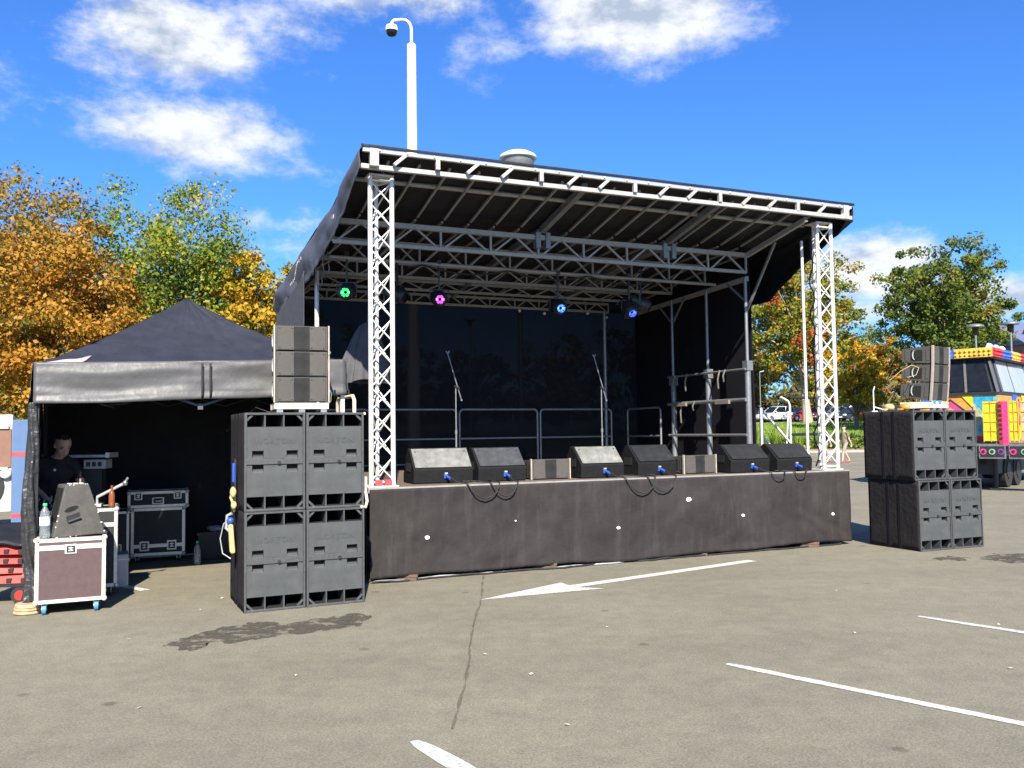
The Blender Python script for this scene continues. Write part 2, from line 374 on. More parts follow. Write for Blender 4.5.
# ---------------------------------------------------------------- camera (solved from the stage and the speaker stacks)
CAM_H, PITCH, ROLL, FPX = 1.6486, 0.0539, -0.013, 882.32
cam = bpy.data.cameras.new('camera'); co = bpy.data.objects.new('camera', cam); COL.objects.link(co)
F_ = Vector((0, math.cos(PITCH), math.sin(PITCH))); R0 = Vector((1,0,0)); U0 = Vector((0, -math.sin(PITCH), math.cos(PITCH)))
c_, s_ = math.cos(ROLL), math.sin(ROLL)
Rv = R0*c_+U0*s_; Uv = U0*c_-R0*s_
mm = Matrix((Rv, Uv, -F_)).transposed().to_4x4(); mm.translation = (0,0,CAM_H); co.matrix_world = mm
cam.sensor_width = 36; cam.lens = FPX/1024*36; cam.clip_end = 3000; cam.clip_start = .05
SC.camera = co
SC.view_settings.view_transform = 'Standard'; SC.view_settings.look = 'None'; SC.view_settings.exposure = 1.5; SC.view_settings.gamma = 1
SC.cycles.max_bounces = 6; SC.cycles.transparent_max_bounces = 10

# ---------------------------------------------------------------- daylight
SUN_EL = R(38); AZ = Vector((-.12, .9928, 0))
vdir = Vector((AZ.x*math.cos(SUN_EL), AZ.y*math.cos(SUN_EL), -math.sin(SUN_EL)))
sl = bpy.data.lights.new('sun', 'SUN'); sl.energy = 4.2; sl.angle = R(.53); sl.color = (1, .925, .78)
so = bpy.data.objects.new('sun', sl); COL.objects.link(so); so.rotation_euler = vdir.to_track_quat('-Z', 'Y').to_euler(); so.location = (5,-30,30)
w = bpy.data.worlds.new('World'); SC.world = w; w.use_nodes = True
nt, N, L = w.node_tree, w.node_tree.nodes, w.node_tree.links
bg = N['Background']; bg.inputs['Strength'].default_value = .082
sky = N.new('ShaderNodeTexSky'); sky.sky_type = 'NISHITA'; sky.sun_disc = False; sky.sun_elevation = SUN_EL; sky.sun_rotation = math.atan2(-AZ.x, -AZ.y)
sky.air_density = 1.0; sky.dust_density = .8; sky.ozone_density = 3.0; sky.altitude = 200
tint = N.new('ShaderNodeMix'); tint.data_type = 'RGBA'; tint.blend_type = 'MULTIPLY'; tint.inputs['Factor'].default_value = 1; tint.inputs[7].default_value = (.29,.58,1.02,1)
L.new(sky.outputs[0], tint.inputs[6])
tc = N.new('ShaderNodeTexCoord'); sep = N.new('ShaderNodeSeparateXYZ'); L.new(tc.outputs['Generated'], sep.inputs[0])
def mth(op, a, b=None, c=None):
    n = N.new('ShaderNodeMath'); n.operation = op
    for i, q in enumerate((a, b, c)):
        if q is None: continue
        if isinstance(q, (int, float)): n.inputs[i].default_value = q
        else: L.new(q, n.inputs[i])
    return n.outputs[0]
az = mth('ARCTAN2', sep.outputs[0], sep.outputs[1]); el = mth('ARCSINE', sep.outputs[2])
cv = N.new('ShaderNodeCombineXYZ'); L.new(az, cv.inputs[0]); L.new(mth('MULTIPLY', el, 1.7), cv.inputs[1])
def wnoise(s, d, r, off):
    mp = N.new('ShaderNodeMapping'); mp.inputs['Location'].default_value = off; L.new(cv.outputs[0], mp.inputs['Vector'])
    n = N.new('ShaderNodeTexNoise'); n.inputs['Scale'].default_value = s; n.inputs['Detail'].default_value = d; n.inputs['Roughness'].default_value = r; L.new(mp.outputs[0], n.inputs['Vector']); return n.outputs['Fac']
n_big = wnoise(9, 10, .64, (3.1,1.7,0)); n_fine = wnoise(26, 9, .66, (1.3,5.2,2)); n_up = wnoise(9, 6, .6, (3.1-.004,1.7+.040,0))
# cumulus patches, each a bearing, height above the horizon, half-widths (radians) and weight
CLOUDS = [(-.375,.405,.095,.052,.95),(-.352,.315,.088,.038,1.05),(-.15,.482,.14,.042,.85),(.155,.455,.112,.052,1.25),(.06,.455,.05,.045,.55),(-.02,.42,.06,.05,.42),
          (.395,.168,.065,.038,1.1),(.505,.125,.05,.02,1.0),(-.29,.235,.03,.016,.5),(-.235,.287,.05,.02,.42),(-.21,.215,.09,.05,.36),(.36,.122,.06,.02,.8),
          (-.9,.35,.3,.09,.9),(-1.4,.5,.3,.12,1),(1.0,.4,.22,.08,.9),(1.5,.25,.4,.07,1),(2.5,.3,.5,.1,1),(-2.4,.4,.5,.1,1),(.78,.16,.2,.03,.8),(-.72,.14,.2,.03,.8),(.05,.92,.4,.2,.8),
          (-.43,.335,.05,.025,.5),(-.27,.43,.10,.06,.55),(-.44,.43,.06,.05,.5),(.60,.21,.07,.012,.28)]
tot = None
for a0, e0, ra, re, wgt in CLOUDS:
    dx = mth('DIVIDE', mth('SUBTRACT', az, a0), ra); dy = mth('DIVIDE', mth('SUBTRACT', el, e0), re)
    d2 = mth('ADD', mth('MULTIPLY', dx, dx), mth('MULTIPLY', dy, dy))
    g = mth('MULTIPLY', mth('EXPONENT', mth('MULTIPLY', d2, -.75)), wgt)
    tot = g if tot is None else mth('MAXIMUM', tot, g)
dens = mth('ADD', tot, mth('MULTIPLY', mth('SUBTRACT', n_big, .5), 1.25))
dens = mth('ADD', dens, mth('MULTIPLY', mth('SUBTRACT', n_fine, .5), .6))
dens = mth('MULTIPLY', dens, mth('MINIMUM', mth('MULTIPLY', tot, 5.0), 1.0))
mrn = N.new('ShaderNodeMapRange'); mrn.interpolation_type = 'SMOOTHSTEP'; mrn.inputs['From Min'].default_value = .26; mrn.inputs['From Max'].default_value = .88; L.new(dens, mrn.inputs['Value'])
crc = N.new('ShaderNodeValToRGB'); crc.color_ramp.elements[0].color = (2.3,2.65,3.2,1); crc.color_ramp.elements[1].color = (4.5,4.6,4.75,1); crc.color_ramp.elements[0].position = .25; crc.color_ramp.elements[1].position = .66
L.new(mth('ADD', mth('MULTIPLY', mth('SUBTRACT', n_big, n_up), 2.2), .52), crc.inputs['Fac'])
cm = N.new('ShaderNodeMix'); cm.data_type = 'RGBA'; L.new(mth('MULTIPLY', mrn.outputs[0], .93), cm.inputs['Factor']); L.new(tint.outputs[2], cm.inputs[6]); L.new(crc.outputs[0], cm.inputs[7])
L.new(cm.outputs[2], bg.inputs['Color'])

# ================================================================ SETTING
def gh(y):
    """ground height: level car park, then a gentle rise to the far road"""
    h = 0.
    if y > 45: h += .046*(min(y, 100)-45)
    return h
def ground_sheet(name, x0, x1, ys, m, dz=0., nx=24):
    b = MB(); n = len(ys)-1
    b.sheet(lambda s, t: (x0+(x1-x0)*s, ys[int(round(t*n))], gh(ys[int(round(t*n))])+dz), nx, n)
    return setting(b.build(name, m))
ground_sheet('car_park', -240, 240, [-120,-30,0,10,20,30,35,40,45,48,50], 'asphalt')
ground_sheet('lawn', -700, 700, [50.3,54,58,62,66,70,75,80,85,90,95,100,130,180,300,600,1500], 'lawn', .10, 60)
b = MB()
b.hexa([(-240,50,gh(50)-.1),(240,50,gh(50)-.1),(240,50.3,gh(50.3)-.1),(-240,50.3,gh(50.3)-.1)], [(-240,50,gh(50)+.12),(240,50,gh(50)+.12),(240,50.3,gh(50.3)+.12),(-240,50.3,gh(50.3)+.12)])
setting(b.build('kerb', 'concrete'))
ground_sheet('far_road', -240, 240, [92,95,98,100,104,112], 'road_asphalt', .108)
# planted verge under the autumn trees on the left
b = MB(); b.box(-70, -5.5, 24, 49.9, -.1, .11); setting(b.build('verge', 'lawn'))
b = MB(); b.box(-70, -5.4, 23.8, 24, -.1, .13); b.box(-5.5, -5.3, 24, 49.9, -.1, .13); setting(b.build('kerb', 'concrete'))
b = MB(); b.box(-70, 70, 50.4, 52.6, gh(50)-.1, gh(51.5)+.13); setting(b.build('planting_bed', 'soil'))

def ribbon(name, poly, m, z=.004, x=None):
    b = MB(); b.add([(p[0], p[1], z) for p in poly], [tuple(range(len(poly)))])
    o = b.build(name, m); return setting(o)
def line_mark(name, p0, p1, w, m='road_paint', z=.004, rag=.008, n=40, round_end=True):
    """painted line with slightly uneven edges"""
    p0 = Vector((*p0, 0)); p1 = Vector((*p1, 0)); d = (p1-p0); Ln = d.length; d.normalize(); q = Vector((-d.y, d.x, 0))
    vs = []
    for i in range(n+1):
        t = i/n; k = 1.
        if round_end and i < 2: k = (.45, .85)[i]
        for s in (-1, 1): p = p0+d*Ln*t+q*s*(w/2*k+rag*nz(t*Ln*6, s*9+p0.x)); vs.append((p.x, p.y, z))
    b = MB(); b.add(vs, [(2*i, 2*i+2, 2*i+3, 2*i+1) for i in range(n)])
    return setting(b.build(name, m))
line_mark('road_marking', (1.48,6.29), (4.6,3.14), .085)
line_mark('road_marking', (3.50,7.76), (6.6,4.05), .085)
line_mark('road_marking', (-.55,4.82), (1.4,2.1), .105)
line_mark('road_marking', (-4.5,10.0), (-3.95,9.55), .10)
line_mark('road_marking', (-40,33), (40,33), .12); line_mark('road_marking', (10,27.2), (44,27.2), .1)
# direction arrow painted in front of the stage
b = MB(); vs = []
tip = Vector((-.35,8.76,.004)); tail = Vector((2.97,11.12,.004)); d = (tail-tip).normalized(); q = Vector((-d.y, d.x, 0))
hl = 1.36
ar = [tip, tip+d*hl-q*.30, tip+d*(hl-.16)-q*.075, tail-q*.075, tail+q*.075, tip+d*(hl-.16)+q*.075, tip+d*(hl-.12)+q*.27]
b.add(ar, [(0,1,2),(0,2,5),(2,3,4,5),(0,5,6)]); setting(b.build('road_marking', 'road_paint'))
# sealed joint running towards the stage, ragged and broken
b = MB(); vs = []
n = 90
for i in range(n+1):
    t = i/n; y = 5.0+t*6.0; x = -.345+.012*math.sin(y*2.3)+.012*nz(y*3, 2)+.008*nz(y*11, 5); wd = max(.0015, .008+.016*nz(y*5, 8.))
    vs += [(x-wd, y, .003), (x+wd, y, .003)]
b.add(vs, [(2*i, 2*i+1, 2*i+3, 2*i+2) for i in range(n)]); setting(b.build('tar_seam', 'asphalt_seam'))
# ragged darker patches laid over the tarmac
def dark_blot(name, pts, seed):
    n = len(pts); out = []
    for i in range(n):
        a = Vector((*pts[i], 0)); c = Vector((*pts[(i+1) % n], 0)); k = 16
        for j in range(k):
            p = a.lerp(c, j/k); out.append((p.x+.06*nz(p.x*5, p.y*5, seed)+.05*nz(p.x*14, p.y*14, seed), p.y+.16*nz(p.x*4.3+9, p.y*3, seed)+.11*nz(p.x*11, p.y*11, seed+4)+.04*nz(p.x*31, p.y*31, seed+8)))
    return ribbon(name, out, 'asphalt_dark', .0035)
dark_blot('dark_patch', [(-2.75,6.97),(-2.64,7.48),(-2.32,7.81),(-1.89,7.86),(-1.54,8.09),(-1.3,8.04),(-1.32,7.71),(-1.56,7.53),(-1.86,7.4),(-2.04,7.2),(-2.39,7.12),(-2.52,6.9)], 1.3)
dark_blot('dark_patch', [(5.75,11.1),(6.23,11.42),(6.59,11.38),(6.8,11.1),(6.39,10.63),(5.93,10.67)], 3.3)
dark_blot('dark_patch', [(5.25,11.15),(5.55,11.3),(5.73,11.1),(5.44,10.88),(5.21,10.9)], 5.3)

rnd = random.Random(12)
for i in range(18):
    x, y = rnd.uniform(-3.5, 5.5), rnd.uniform(3.6, 9.5); sz = rnd.uniform(.009, .017); b = MB(); a = rnd.random()*6
    p = [Vector((math.cos(a+k)*sz*q, math.sin(a+k)*sz*q, .004+.010*rnd.random())) for k, q in ((0,1.3),(1.3,.8),(3.1,1.2),(4.8,.75))]
    b.add(p, [(0,1,2),(0,2,3)]); tag(b.build('fallen_leaf', 'cream_steel', None, solid=.001, loc=(x, y, .003)), 'small pale dry leaf fallen on the open tarmac', 'leaf', 'fallen leaves on the tarmac')

# ---------------------------------------------------------------- trees
def leaf_mesh(name, centers, radii, per, size, seed, m, parent, flat=.75, out=None, center=None):
    rng = np.random.default_rng(seed); k = len(centers); n = k*per
    c = np.repeat(np.array(centers), per, 0); r = np.repeat(np.array(radii), per)[:, None]
    g = rng.normal(0, 1, (n, 3)); g /= np.linalg.norm(g, axis=1)[:, None]; g *= rng.random((n, 1))**.5
    p = c+g*r*np.array([1, 1, flat])
    nrm = rng.normal(0, 1, (n, 3))+g*.9+np.array([0, 0, .55]); nrm /= np.linalg.norm(nrm, axis=1)[:, None]
    t = np.cross(nrm, rng.normal(0, 1, (n, 3))); t /= np.linalg.norm(t, axis=1)[:, None]; u = np.cross(nrm, t)
    s = size*(.6+.8*rng.random((n, 1)))
    v = np.stack([p-t*s*.5, p+u*s*.36-nrm*s*.10, p+t*s*.55, p-u*s*.36-nrm*s*.10], 1).reshape(-1, 3)
    me = bpy.data.meshes.new(name); me.vertices.add(n*4); me.vertices.foreach_set('co', v.ravel().astype(np.float32))
    me.loops.add(n*4); me.loops.foreach_set('vertex_index', np.arange(n*4, dtype=np.int32))
    me.polygons.add(n); me.polygons.foreach_set('loop_start', np.arange(0, n*4, 4, dtype=np.int32)); me.polygons.foreach_set('loop_total', np.full(n, 4, dtype=np.int32))
    me.materials.append(M(m)); me.update(); me.validate()
    o = bpy.data.objects.new(name, me); COL.objects.link(o)
    if parent: o.parent = parent
    return o
def tree(name, label, x, y, H, rx, rz, zc, leaf, seed, tr=.2, nclump=110, per=60, size=.17, bark='bark', group='trees round the car park', cr=.21, patch=None, lean=(0,0), z0=None, rough=.5, bare=0):
    rnd = random.Random(seed); z0 = gh(y)+(.1 if y > 24 else 0) if z0 is None else z0
    t = thing(name, label, 'tree', (x, y, z0), 0, group)
    cs = []; rs = []
    for i in range(nclump):
        for _ in range(40):
            d = Vector((rnd.gauss(0,1), rnd.gauss(0,1), rnd.gauss(0,1))).normalized()
            lobe = 1-rough*.5+rough*(.5+.9*noise.noise(d*1.7+Vector((seed*3.1,0,0))))
            q = rnd.random()**.42*lobe
            p = Vector((d.x*rx*q, d.y*rx*q, zc+d.z*rz*q))
            if p.z < H*1.02 and p.z > .5: break
        p.x += lean[0]*(p.z/H); p.y += lean[1]*(p.z/H)
        cs.append(tuple(p)); rs.append(rx*cr*(.55+.75*rnd.random()))
    top = Vector((lean[0]*.85, lean[1]*.85, zc+rz*.55))
    b = MB(); n = 9
    path = [Vector((lean[0]*(top.z*i/n/H)+.06*tr*nz(i*.9, seed), lean[1]*(top.z*i/n/H)+.06*tr*nz(i*.9, seed+7), top.z*i/n-.15)) for i in range(n+1)]
    b.tube(path, [tr*(1.25 if i == 0 else 1-.85*i/n) for i in range(n+1)], 9)
    b.build('trunk', bark, t)
    b = MB()
    for i in range(0, nclump, max(1, nclump//34)):
        c = Vector(cs[i]); k = min(.92, max(.2, (c.z-.35*rx)/top.z*.72)); s = Vector((lean[0]*top.z*k/H, lean[1]*top.z*k/H, top.z*k-.15))
        mid = s.lerp(c, .5)+Vector((0,0,.10*(c-s).length)); r0 = tr*(1-.8*k)*.5
        b.tube([s, s.lerp(mid, .5)+Vector((0,0,.02)), mid, c], [r0, r0*.75, r0*.5, r0*.15], 5, False)
    for i in range(bare):
        c = Vector(cs[rnd.randrange(nclump)]); d = Vector((c.x, c.y, (c.z-zc)*1.2)).normalized(); e = c+d*rx*.30+Vector((0,0,rx*.12))
        b.tube([c, c.lerp(e, .5)+Vector((0,0,.1)), e], [tr*.09, tr*.06, tr*.02], 4, False)
    b.build('limbs', bark, t)
    if patch:
        pm, pc, pr = patch
        sel = [any((Vector(c)-Vector(q)).length < r for q, r in zip(pc, pr)) for c in cs]
        A = [i for i in range(nclump) if not sel[i]]; B = [i for i in range(nclump) if sel[i]]
        if B: leaf_mesh('crown', [cs[i] for i in B], [rs[i] for i in B], per, size, seed+5, pm, t)['label'] = 'patch of crown turned to another autumn colour'
        cs = [cs[i] for i in A]; rs = [rs[i] for i in A]
    leaf_mesh('crown', cs, rs, per, size, seed, leaf, t)
    return t
tree('birch_tree', 'tall rusty orange tree at the far left edge behind the tent', -17.6, 31, 10.8, 4.0, 5.2, 6.3, 'leaf_rust', 11, .2, 250, 165, .13, patch=('leaf_green', [(1.5,-2.5,3.6),(-1.8,-2.2,6.0),(2.6,-1.5,6.8)], [1.5,1.3,1.2]), rough=.7, bare=14)
tree('beech_tree', 'golden orange tree left of the tall green tree behind the tent', -13.9, 27.5, 8.3, 2.7, 3.5, 4.7, 'leaf_orange', 12, .17, 210, 160, .125, rough=.6, bare=6)
tree('ash_tree', 'tall leafy green tree rising behind the peak of the tent', -12.7, 33, 11.3, 4.1, 5.0, 6.4, 'leaf_green', 13, .22, 250, 175, .13, rough=.75, bare=16, patch=('leaf_gold', [(-2.6,0,7.3),(1.6,-1,3.6)], [1.3,1.2]))
tree('beech_tree', 'golden yellow tree between the green tree and the stage canopy', -10.1, 33, 8.7, 2.5, 3.6, 5.2, 'leaf_gold', 14, .18, 190, 120, .16, rough=.55, bare=5)
tree('ash_tree', 'green and yellow tree standing far back behind the tent roof', -16.5, 43, 9.6, 4.2, 4.2, 5.2, 'leaf_maple', 15, .22, 90, 55, .25)
tree('birch_tree', 'rusty tree beyond the far left frame edge', -25, 36, 10.5, 4.2, 4.8, 5.8, 'leaf_orange', 16, .22, 80, 55, .25)
for i, (x, y, h, lf) in enumerate([(-9,62,8.2,'leaf_olive'),(-3,66,7.4,'leaf_deep'),(3.5,63,8.0,'leaf_maple'),(10,68,8.8,'leaf_olive')]):
    tree('lime_tree', ['olive tree seen dimly through the backdrop gauze, nearest the tent','dark small tree seen dimly through the left half of the backdrop gauze','green tree seen dimly through the middle of the backdrop gauze','olive tree hidden behind the right side of the stage'][i], x, y, h, 3.6, h*.4, h*.58, lf, 21+i, .2, 60, 50, .32)
tree('maple_tree', 'large yellow green maple with scarlet patches behind the right truss tower', 30.1, 90, 18.4, 6.9, 7.4, 11.0, 'leaf_maple', 31, .46, 330, 90, .32, 'bark_pale', cr=.17, rough=.7, lean=(0,4), patch=('leaf_red', [(-3.6,-5.0,10.6),(-1.4,-5.6,7.0),(-5.2,-2.6,13.4),(0.2,-5.6,5.2)], [2.9,2.7,2.2,2.2]))
tree('sycamore_tree', 'big dense green tree standing behind the right loudspeaker stack', 31.9, 65, 14.3, 4.5, 5.0, 9.4, 'leaf_deep', 32, .32, 330, 90, .23, cr=.16, rough=.55, patch=('leaf_maple', [(3,-2,5.2),(-3,-2,5),(1,-3,8)], [1.8,1.5,1.0]))
tree('rowan_tree', 'small orange and yellow tree left of the big green tree', 29.6, 76, 7.4, 3.2, 3.2, 4.4, 'leaf_gold', 33, .2, 120, 70, .27, cr=.17)
tree('rowan_tree', 'bright orange tree peeking out behind the big green tree', 33.6, 80, 7.6, 3.0, 2.6, 5.4, 'leaf_orange', 34, .22, 90, 70, .28, cr=.17)
tree('beech_tree', 'mauve brown tree behind the fairground ride at the right edge', 40.0, 62, 9.6, 3.2, 4.2, 5.4, 'leaf_mauve', 35, .22, 110, 70, .28)
tree('lime_tree', 'olive green tree on the far bank beside the maple', 28, 112, 13.0, 6.5, 5.6, 7.0, 'leaf_olive', 36, .3, 120, 90, .45)
tree('lime_tree', 'yellowing tree on the far bank right of the maple trunk', 45, 118, 13.0, 6.5, 5.4, 7.0, 'leaf_maple', 37, .3, 90, 60, .5)
tree('lime_tree', 'olive tree on the far bank behind the orange trees', 57, 122, 14.0, 6.5, 5.6, 7.4, 'leaf_olive', 38, .3, 80, 60, .5)
# low shrubs along the far road and the planting bed
def shrub(name, label, x, y, w, h, leaf, seed, n=26, per=46, size=.13, group='shrubs in the kerbside bed'):
    rnd = random.Random(seed); z0 = gh(y)+.14
    t = thing(name, label, 'shrub', (x, y, z0), 0, group)
    cs = []; rs = []
    for i in range(n):
        a = rnd.random()*2*PI; q = rnd.random()**.5; cs.append((w*q*math.cos(a), w*.8*q*math.sin(a), h*(.12+.78*rnd.random()*(1-.6*q*q)))); rs.append(h*.28*(.6+.7*rnd.random()))
    b = MB()
    for c in cs[::3]: b.tube([(c[0]*.1, c[1]*.1, -.1), (c[0]*.6, c[1]*.6, c[2]*.6), c], [.02,.014,.006], 4, False)
    b.build('stem', 'bark', t); leaf_mesh('foliage', cs, rs, per, size, seed, leaf, t); return t
for i in range(13):
    x = 12.6+i*1.5
    shrub('box_shrub', ['low green shrub in the kerbside bed, %s', 'clipped leafy shrub in the kerbside bed, %s'][i % 2] % ['hidden behind the stage','behind the stage side curtain','behind the right monitors','just left of the right truss tower','behind the right truss tower','just right of the right truss tower','midway between truss tower and right subs','beside the right sub stack','behind the left edge of the right subs','behind the middle of the right subs','behind the right edge of the right subs','left of the ride behind the subs','behind the fairground ride'][i], x, 51.4+.3*math.sin(i*2.1), .95, .85+.2*math.sin(i*1.7), 'leaf_hedge', 60+i)
# tall ornamental grass clumps between stage and right truss
def grass_clump(label, x, y, h, seed):
    rnd = random.Random(seed); b = MB()
    for i in range(110):
        a = rnd.random()*2*PI; r = .25*rnd.random(); hh = h*(.6+.5*rnd.random()); o = Vector((r*math.cos(a), r*math.sin(a), 0)); e = Vector((math.cos(a), math.sin(a), 0))*hh*(.15+.5*rnd.random()); wd = Vector((-math.sin(a), math.cos(a), 0))*.014
        p1 = o+e*.4+Vector((0,0,hh*.65)); p2 = o+e+Vector((0,0,hh))
        b.add([o-wd, o+wd, p1+wd*.8, p1-wd*.8, p2], [(0,1,2,3),(3,2,4)])
    o = b.build('ornamental_grass', 'grass_blade', None, loc=(x, y, gh(y)+.1)); return tag(o, label, 'grass clump', 'ornamental grass clumps behind the stage')
for i, (x, y) in enumerate([(14.0,50.9),(15.2,51.1),(16.4,50.9),(17.7,51.1),(18.7,50.9)]):
    grass_clump(['tall yellowish grass clump beside the white handrail','second grass clump, behind the sloping handrail','grass clump behind the two rightmost stage monitors','grass clump left of the right truss tower','grass clump partly behind the right truss tower'][i], x, y, 1.5, 90+i)
# short grass blades over the near part of the bank
rng = np.random.default_rng(3); n = 26000
gx = rng.uniform(2, 46, n); gy = 52.6+rng.random(n)**1.4*38; gz = np.array([gh(v) for v in gy])+.10
hh = .05+.09*rng.random(n); a = rng.uniform(0, 2*PI, n); wd = .05
base = np.stack([gx, gy, gz], 1); t = np.stack([np.cos(a)*wd, np.sin(a)*wd, 0*a], 1); tip = base+np.stack([rng.normal(0,.05,n), rng.normal(0,.05,n), hh], 1)
v = np.stack([base-t, base+t, tip], 1).reshape(-1, 3)
me = bpy.data.meshes.new('grass'); me.vertices.add(n*3); me.vertices.foreach_set('co', v.ravel().astype(np.float32)); me.loops.add(n*3); me.loops.foreach_set('vertex_index', np.arange(n*3, dtype=np.int32)); me.polygons.add(n); me.polygons.foreach_set('loop_start', np.arange(0, n*3, 3, dtype=np.int32)); me.polygons.foreach_set('loop_total', np.full(n, 3, dtype=np.int32)); me.materials.append(M('grass_blade')); me.update()
o = bpy.data.objects.new('grass', me); COL.objects.link(o); tag(o, 'mown green grass on the bank below the parked cars', 'grass', kind='stuff')
# clipped hedge behind the parked cars
rnd = random.Random(8); cs = []; rs = []
for i in range(330):
    cs.append((-14+i*.27+rnd.random(), rnd.uniform(-.8,.8), .4+3.4*rnd.random()*(.8+.25*nz(i*.11, 3)))); rs.append(.75+.5*rnd.random())
t = thing('hedge', 'long olive hedge behind the row of parked cars', 'hedge', (30,114,gh(114)+.1)); leaf_mesh('foliage', cs, rs, 55, .42, 77, 'leaf_olive', t)
b = MB()
for i in range(0, 330, 9): b.tube([(cs[i][0], 0, -.1), (cs[i][0]+.1, .05, 2.2)], [.07,.03], 5, False)
b.build('stem', 'bark', t)
# far wood
rnd = random.Random(5); cs = []; rs = []
for i in range(420):
    x = rnd.uniform(-190, 190); y = 150+rnd.random()*30+abs(x)*.12; cs.append((x, y, gh(y)+1+rnd.random()*7.5*(.7+.3*nz(x*.05, 1)))); rs.append(2.4+2*rnd.random())
o = leaf_mesh('distant_woods', cs, rs, 34, 1.3, 9, 'leaf_olive', None); tag(o, 'far autumn woodland closing the view beyond the parked cars', 'woodland', kind='stuff')

# ---------------------------------------------------------------- far building with a slate blue roof
t = thing('gabled_building', 'far building with a slate blue roof beyond the ride', 'building', (72.6,116,gh(116)+.1), R(8))
b = MB(); b.box(-10, 10, -6, 6, -1, 9.2); b.build('wall', 'brick_red', t)
b = MB(); b.prism([(-6.6,9.0),(6.6,9.0),(0,12.5)], lambda a, c, u: (u, a, c), -10.4, 10.4); b.build('roof', 'roof_slate', t)
for i in range(5):
    for z in (2.2, 5.6):
        b = MB(); b.box(-8.6+i*3.9, -7.0+i*3.9, -6.06, -5.9, z, z+1.7); o = b.build('window', 'glass_dark', t)
        b = MB(); b.box(-8.75+i*3.9, -6.85+i*3.9, -6.12, -5.95, z-.16, z-.02); b.build('sill', 'concrete', o)

# ---------------------------------------------------------------- lamp posts
def area_lamp(label, x, y, h, r=.43, src=None):
    t = thing('lamp_post', label, 'lamp post', (x, y, gh(y)), 0, 'mushroom topped lamp posts')
    b = MB(); b.tube([(0,0,-.1),(0,0,1.2)], [.10,.095], 12); b.tube([(0,0,1.2),(0,0,h-.55)], [.068,.05], 12); b.build('pole', 'galv', t)
    b = MB(); b.lathe([(.06,h-.58),((.15 if r < .44 else .34)*r/.43,h-.53),((.17 if r < .44 else .37)*r/.43,h-.18)], n=24); b.build('lantern', 'glass_dark' if r < .44 else 'galv', t)
    b = MB(); b.lathe([(r*.55,h-.19),(r*.96,h-.19),(r,h-.16),(r*.95,h-.10),(r*.65,h-.025),(r*.3,h),(.01,h+.005)], n=28); b.build('hood', 'galv' if r < .44 else 'white_paint', t)
    return t
area_lamp('large white domed lamp head rising just above the canopy edge', .21, 20.6, 8.27, .45)
area_lamp('far domed lamp post seen dimly through the backdrop gauze', -2.72, 58, 8.6)
area_lamp('domed lamp post above the left end of the bulb strips on the ride', 24.3, 46, 6.92)
area_lamp('domed lamp post above the right side of the ride', 26.6, 46.8, 7.1)
# CCTV mast
t = thing('camera_mast', 'tall white mast with a dome camera on a curved arm above the stage', 'camera mast', (-2.34,21,0))
b = MB(); b.tube([(0,0,0),(0,0,4),(0,0,11.08)], [.17,.15,.112], 16); b.tube([(0,0,11.08),(0,0,11.12)], [.112,.06], 16); b.build('mast', 'white_paint', t)
b = MB(); pts = [(0,0,11.05),(0,0,11.46)]+[(-.21+.21*math.cos(a), 0, 11.46+.25*math.sin(a)) for a in [PI*k/8 for k in range(1,5)]]+[(-.42,0,11.70),(-.47,0,11.65),(-.48,0,11.56)]
b.tube(pts, .038, 10); b.build('arm', 'white_paint', t)
b = MB(); b.lathe([(.05,.13),(.13,.10),(.155,.03),(.15,-.03)], (-.48,0,11.46), 20); b.build('camera_housing', 'white_paint', t)
b = MB(); b.lathe([(.135,-.03),(.13,-.09),(.09,-.145),(.01,-.17)], (-.48,0,11.46), 20); b.build('camera_dome', 'glass_dark', t)
# slim pole among the far trees
for i, (x, y) in enumerate([(24.2,86),(43.5,95)]):
    b = MB(); b.tube([(0,0,0),(0,0,5.2)], [.06,.045], 8); b.tube([(0,0,5.15),(.4,0,5.25)], [.06,.08], 8); tag(b.build('lamp_pole', 'galv', None, loc=(x, y, gh(y)+.1)), ['slim grey pole by the parked silver car','slim grey pole among the trees left of the right array'][i], 'pole')

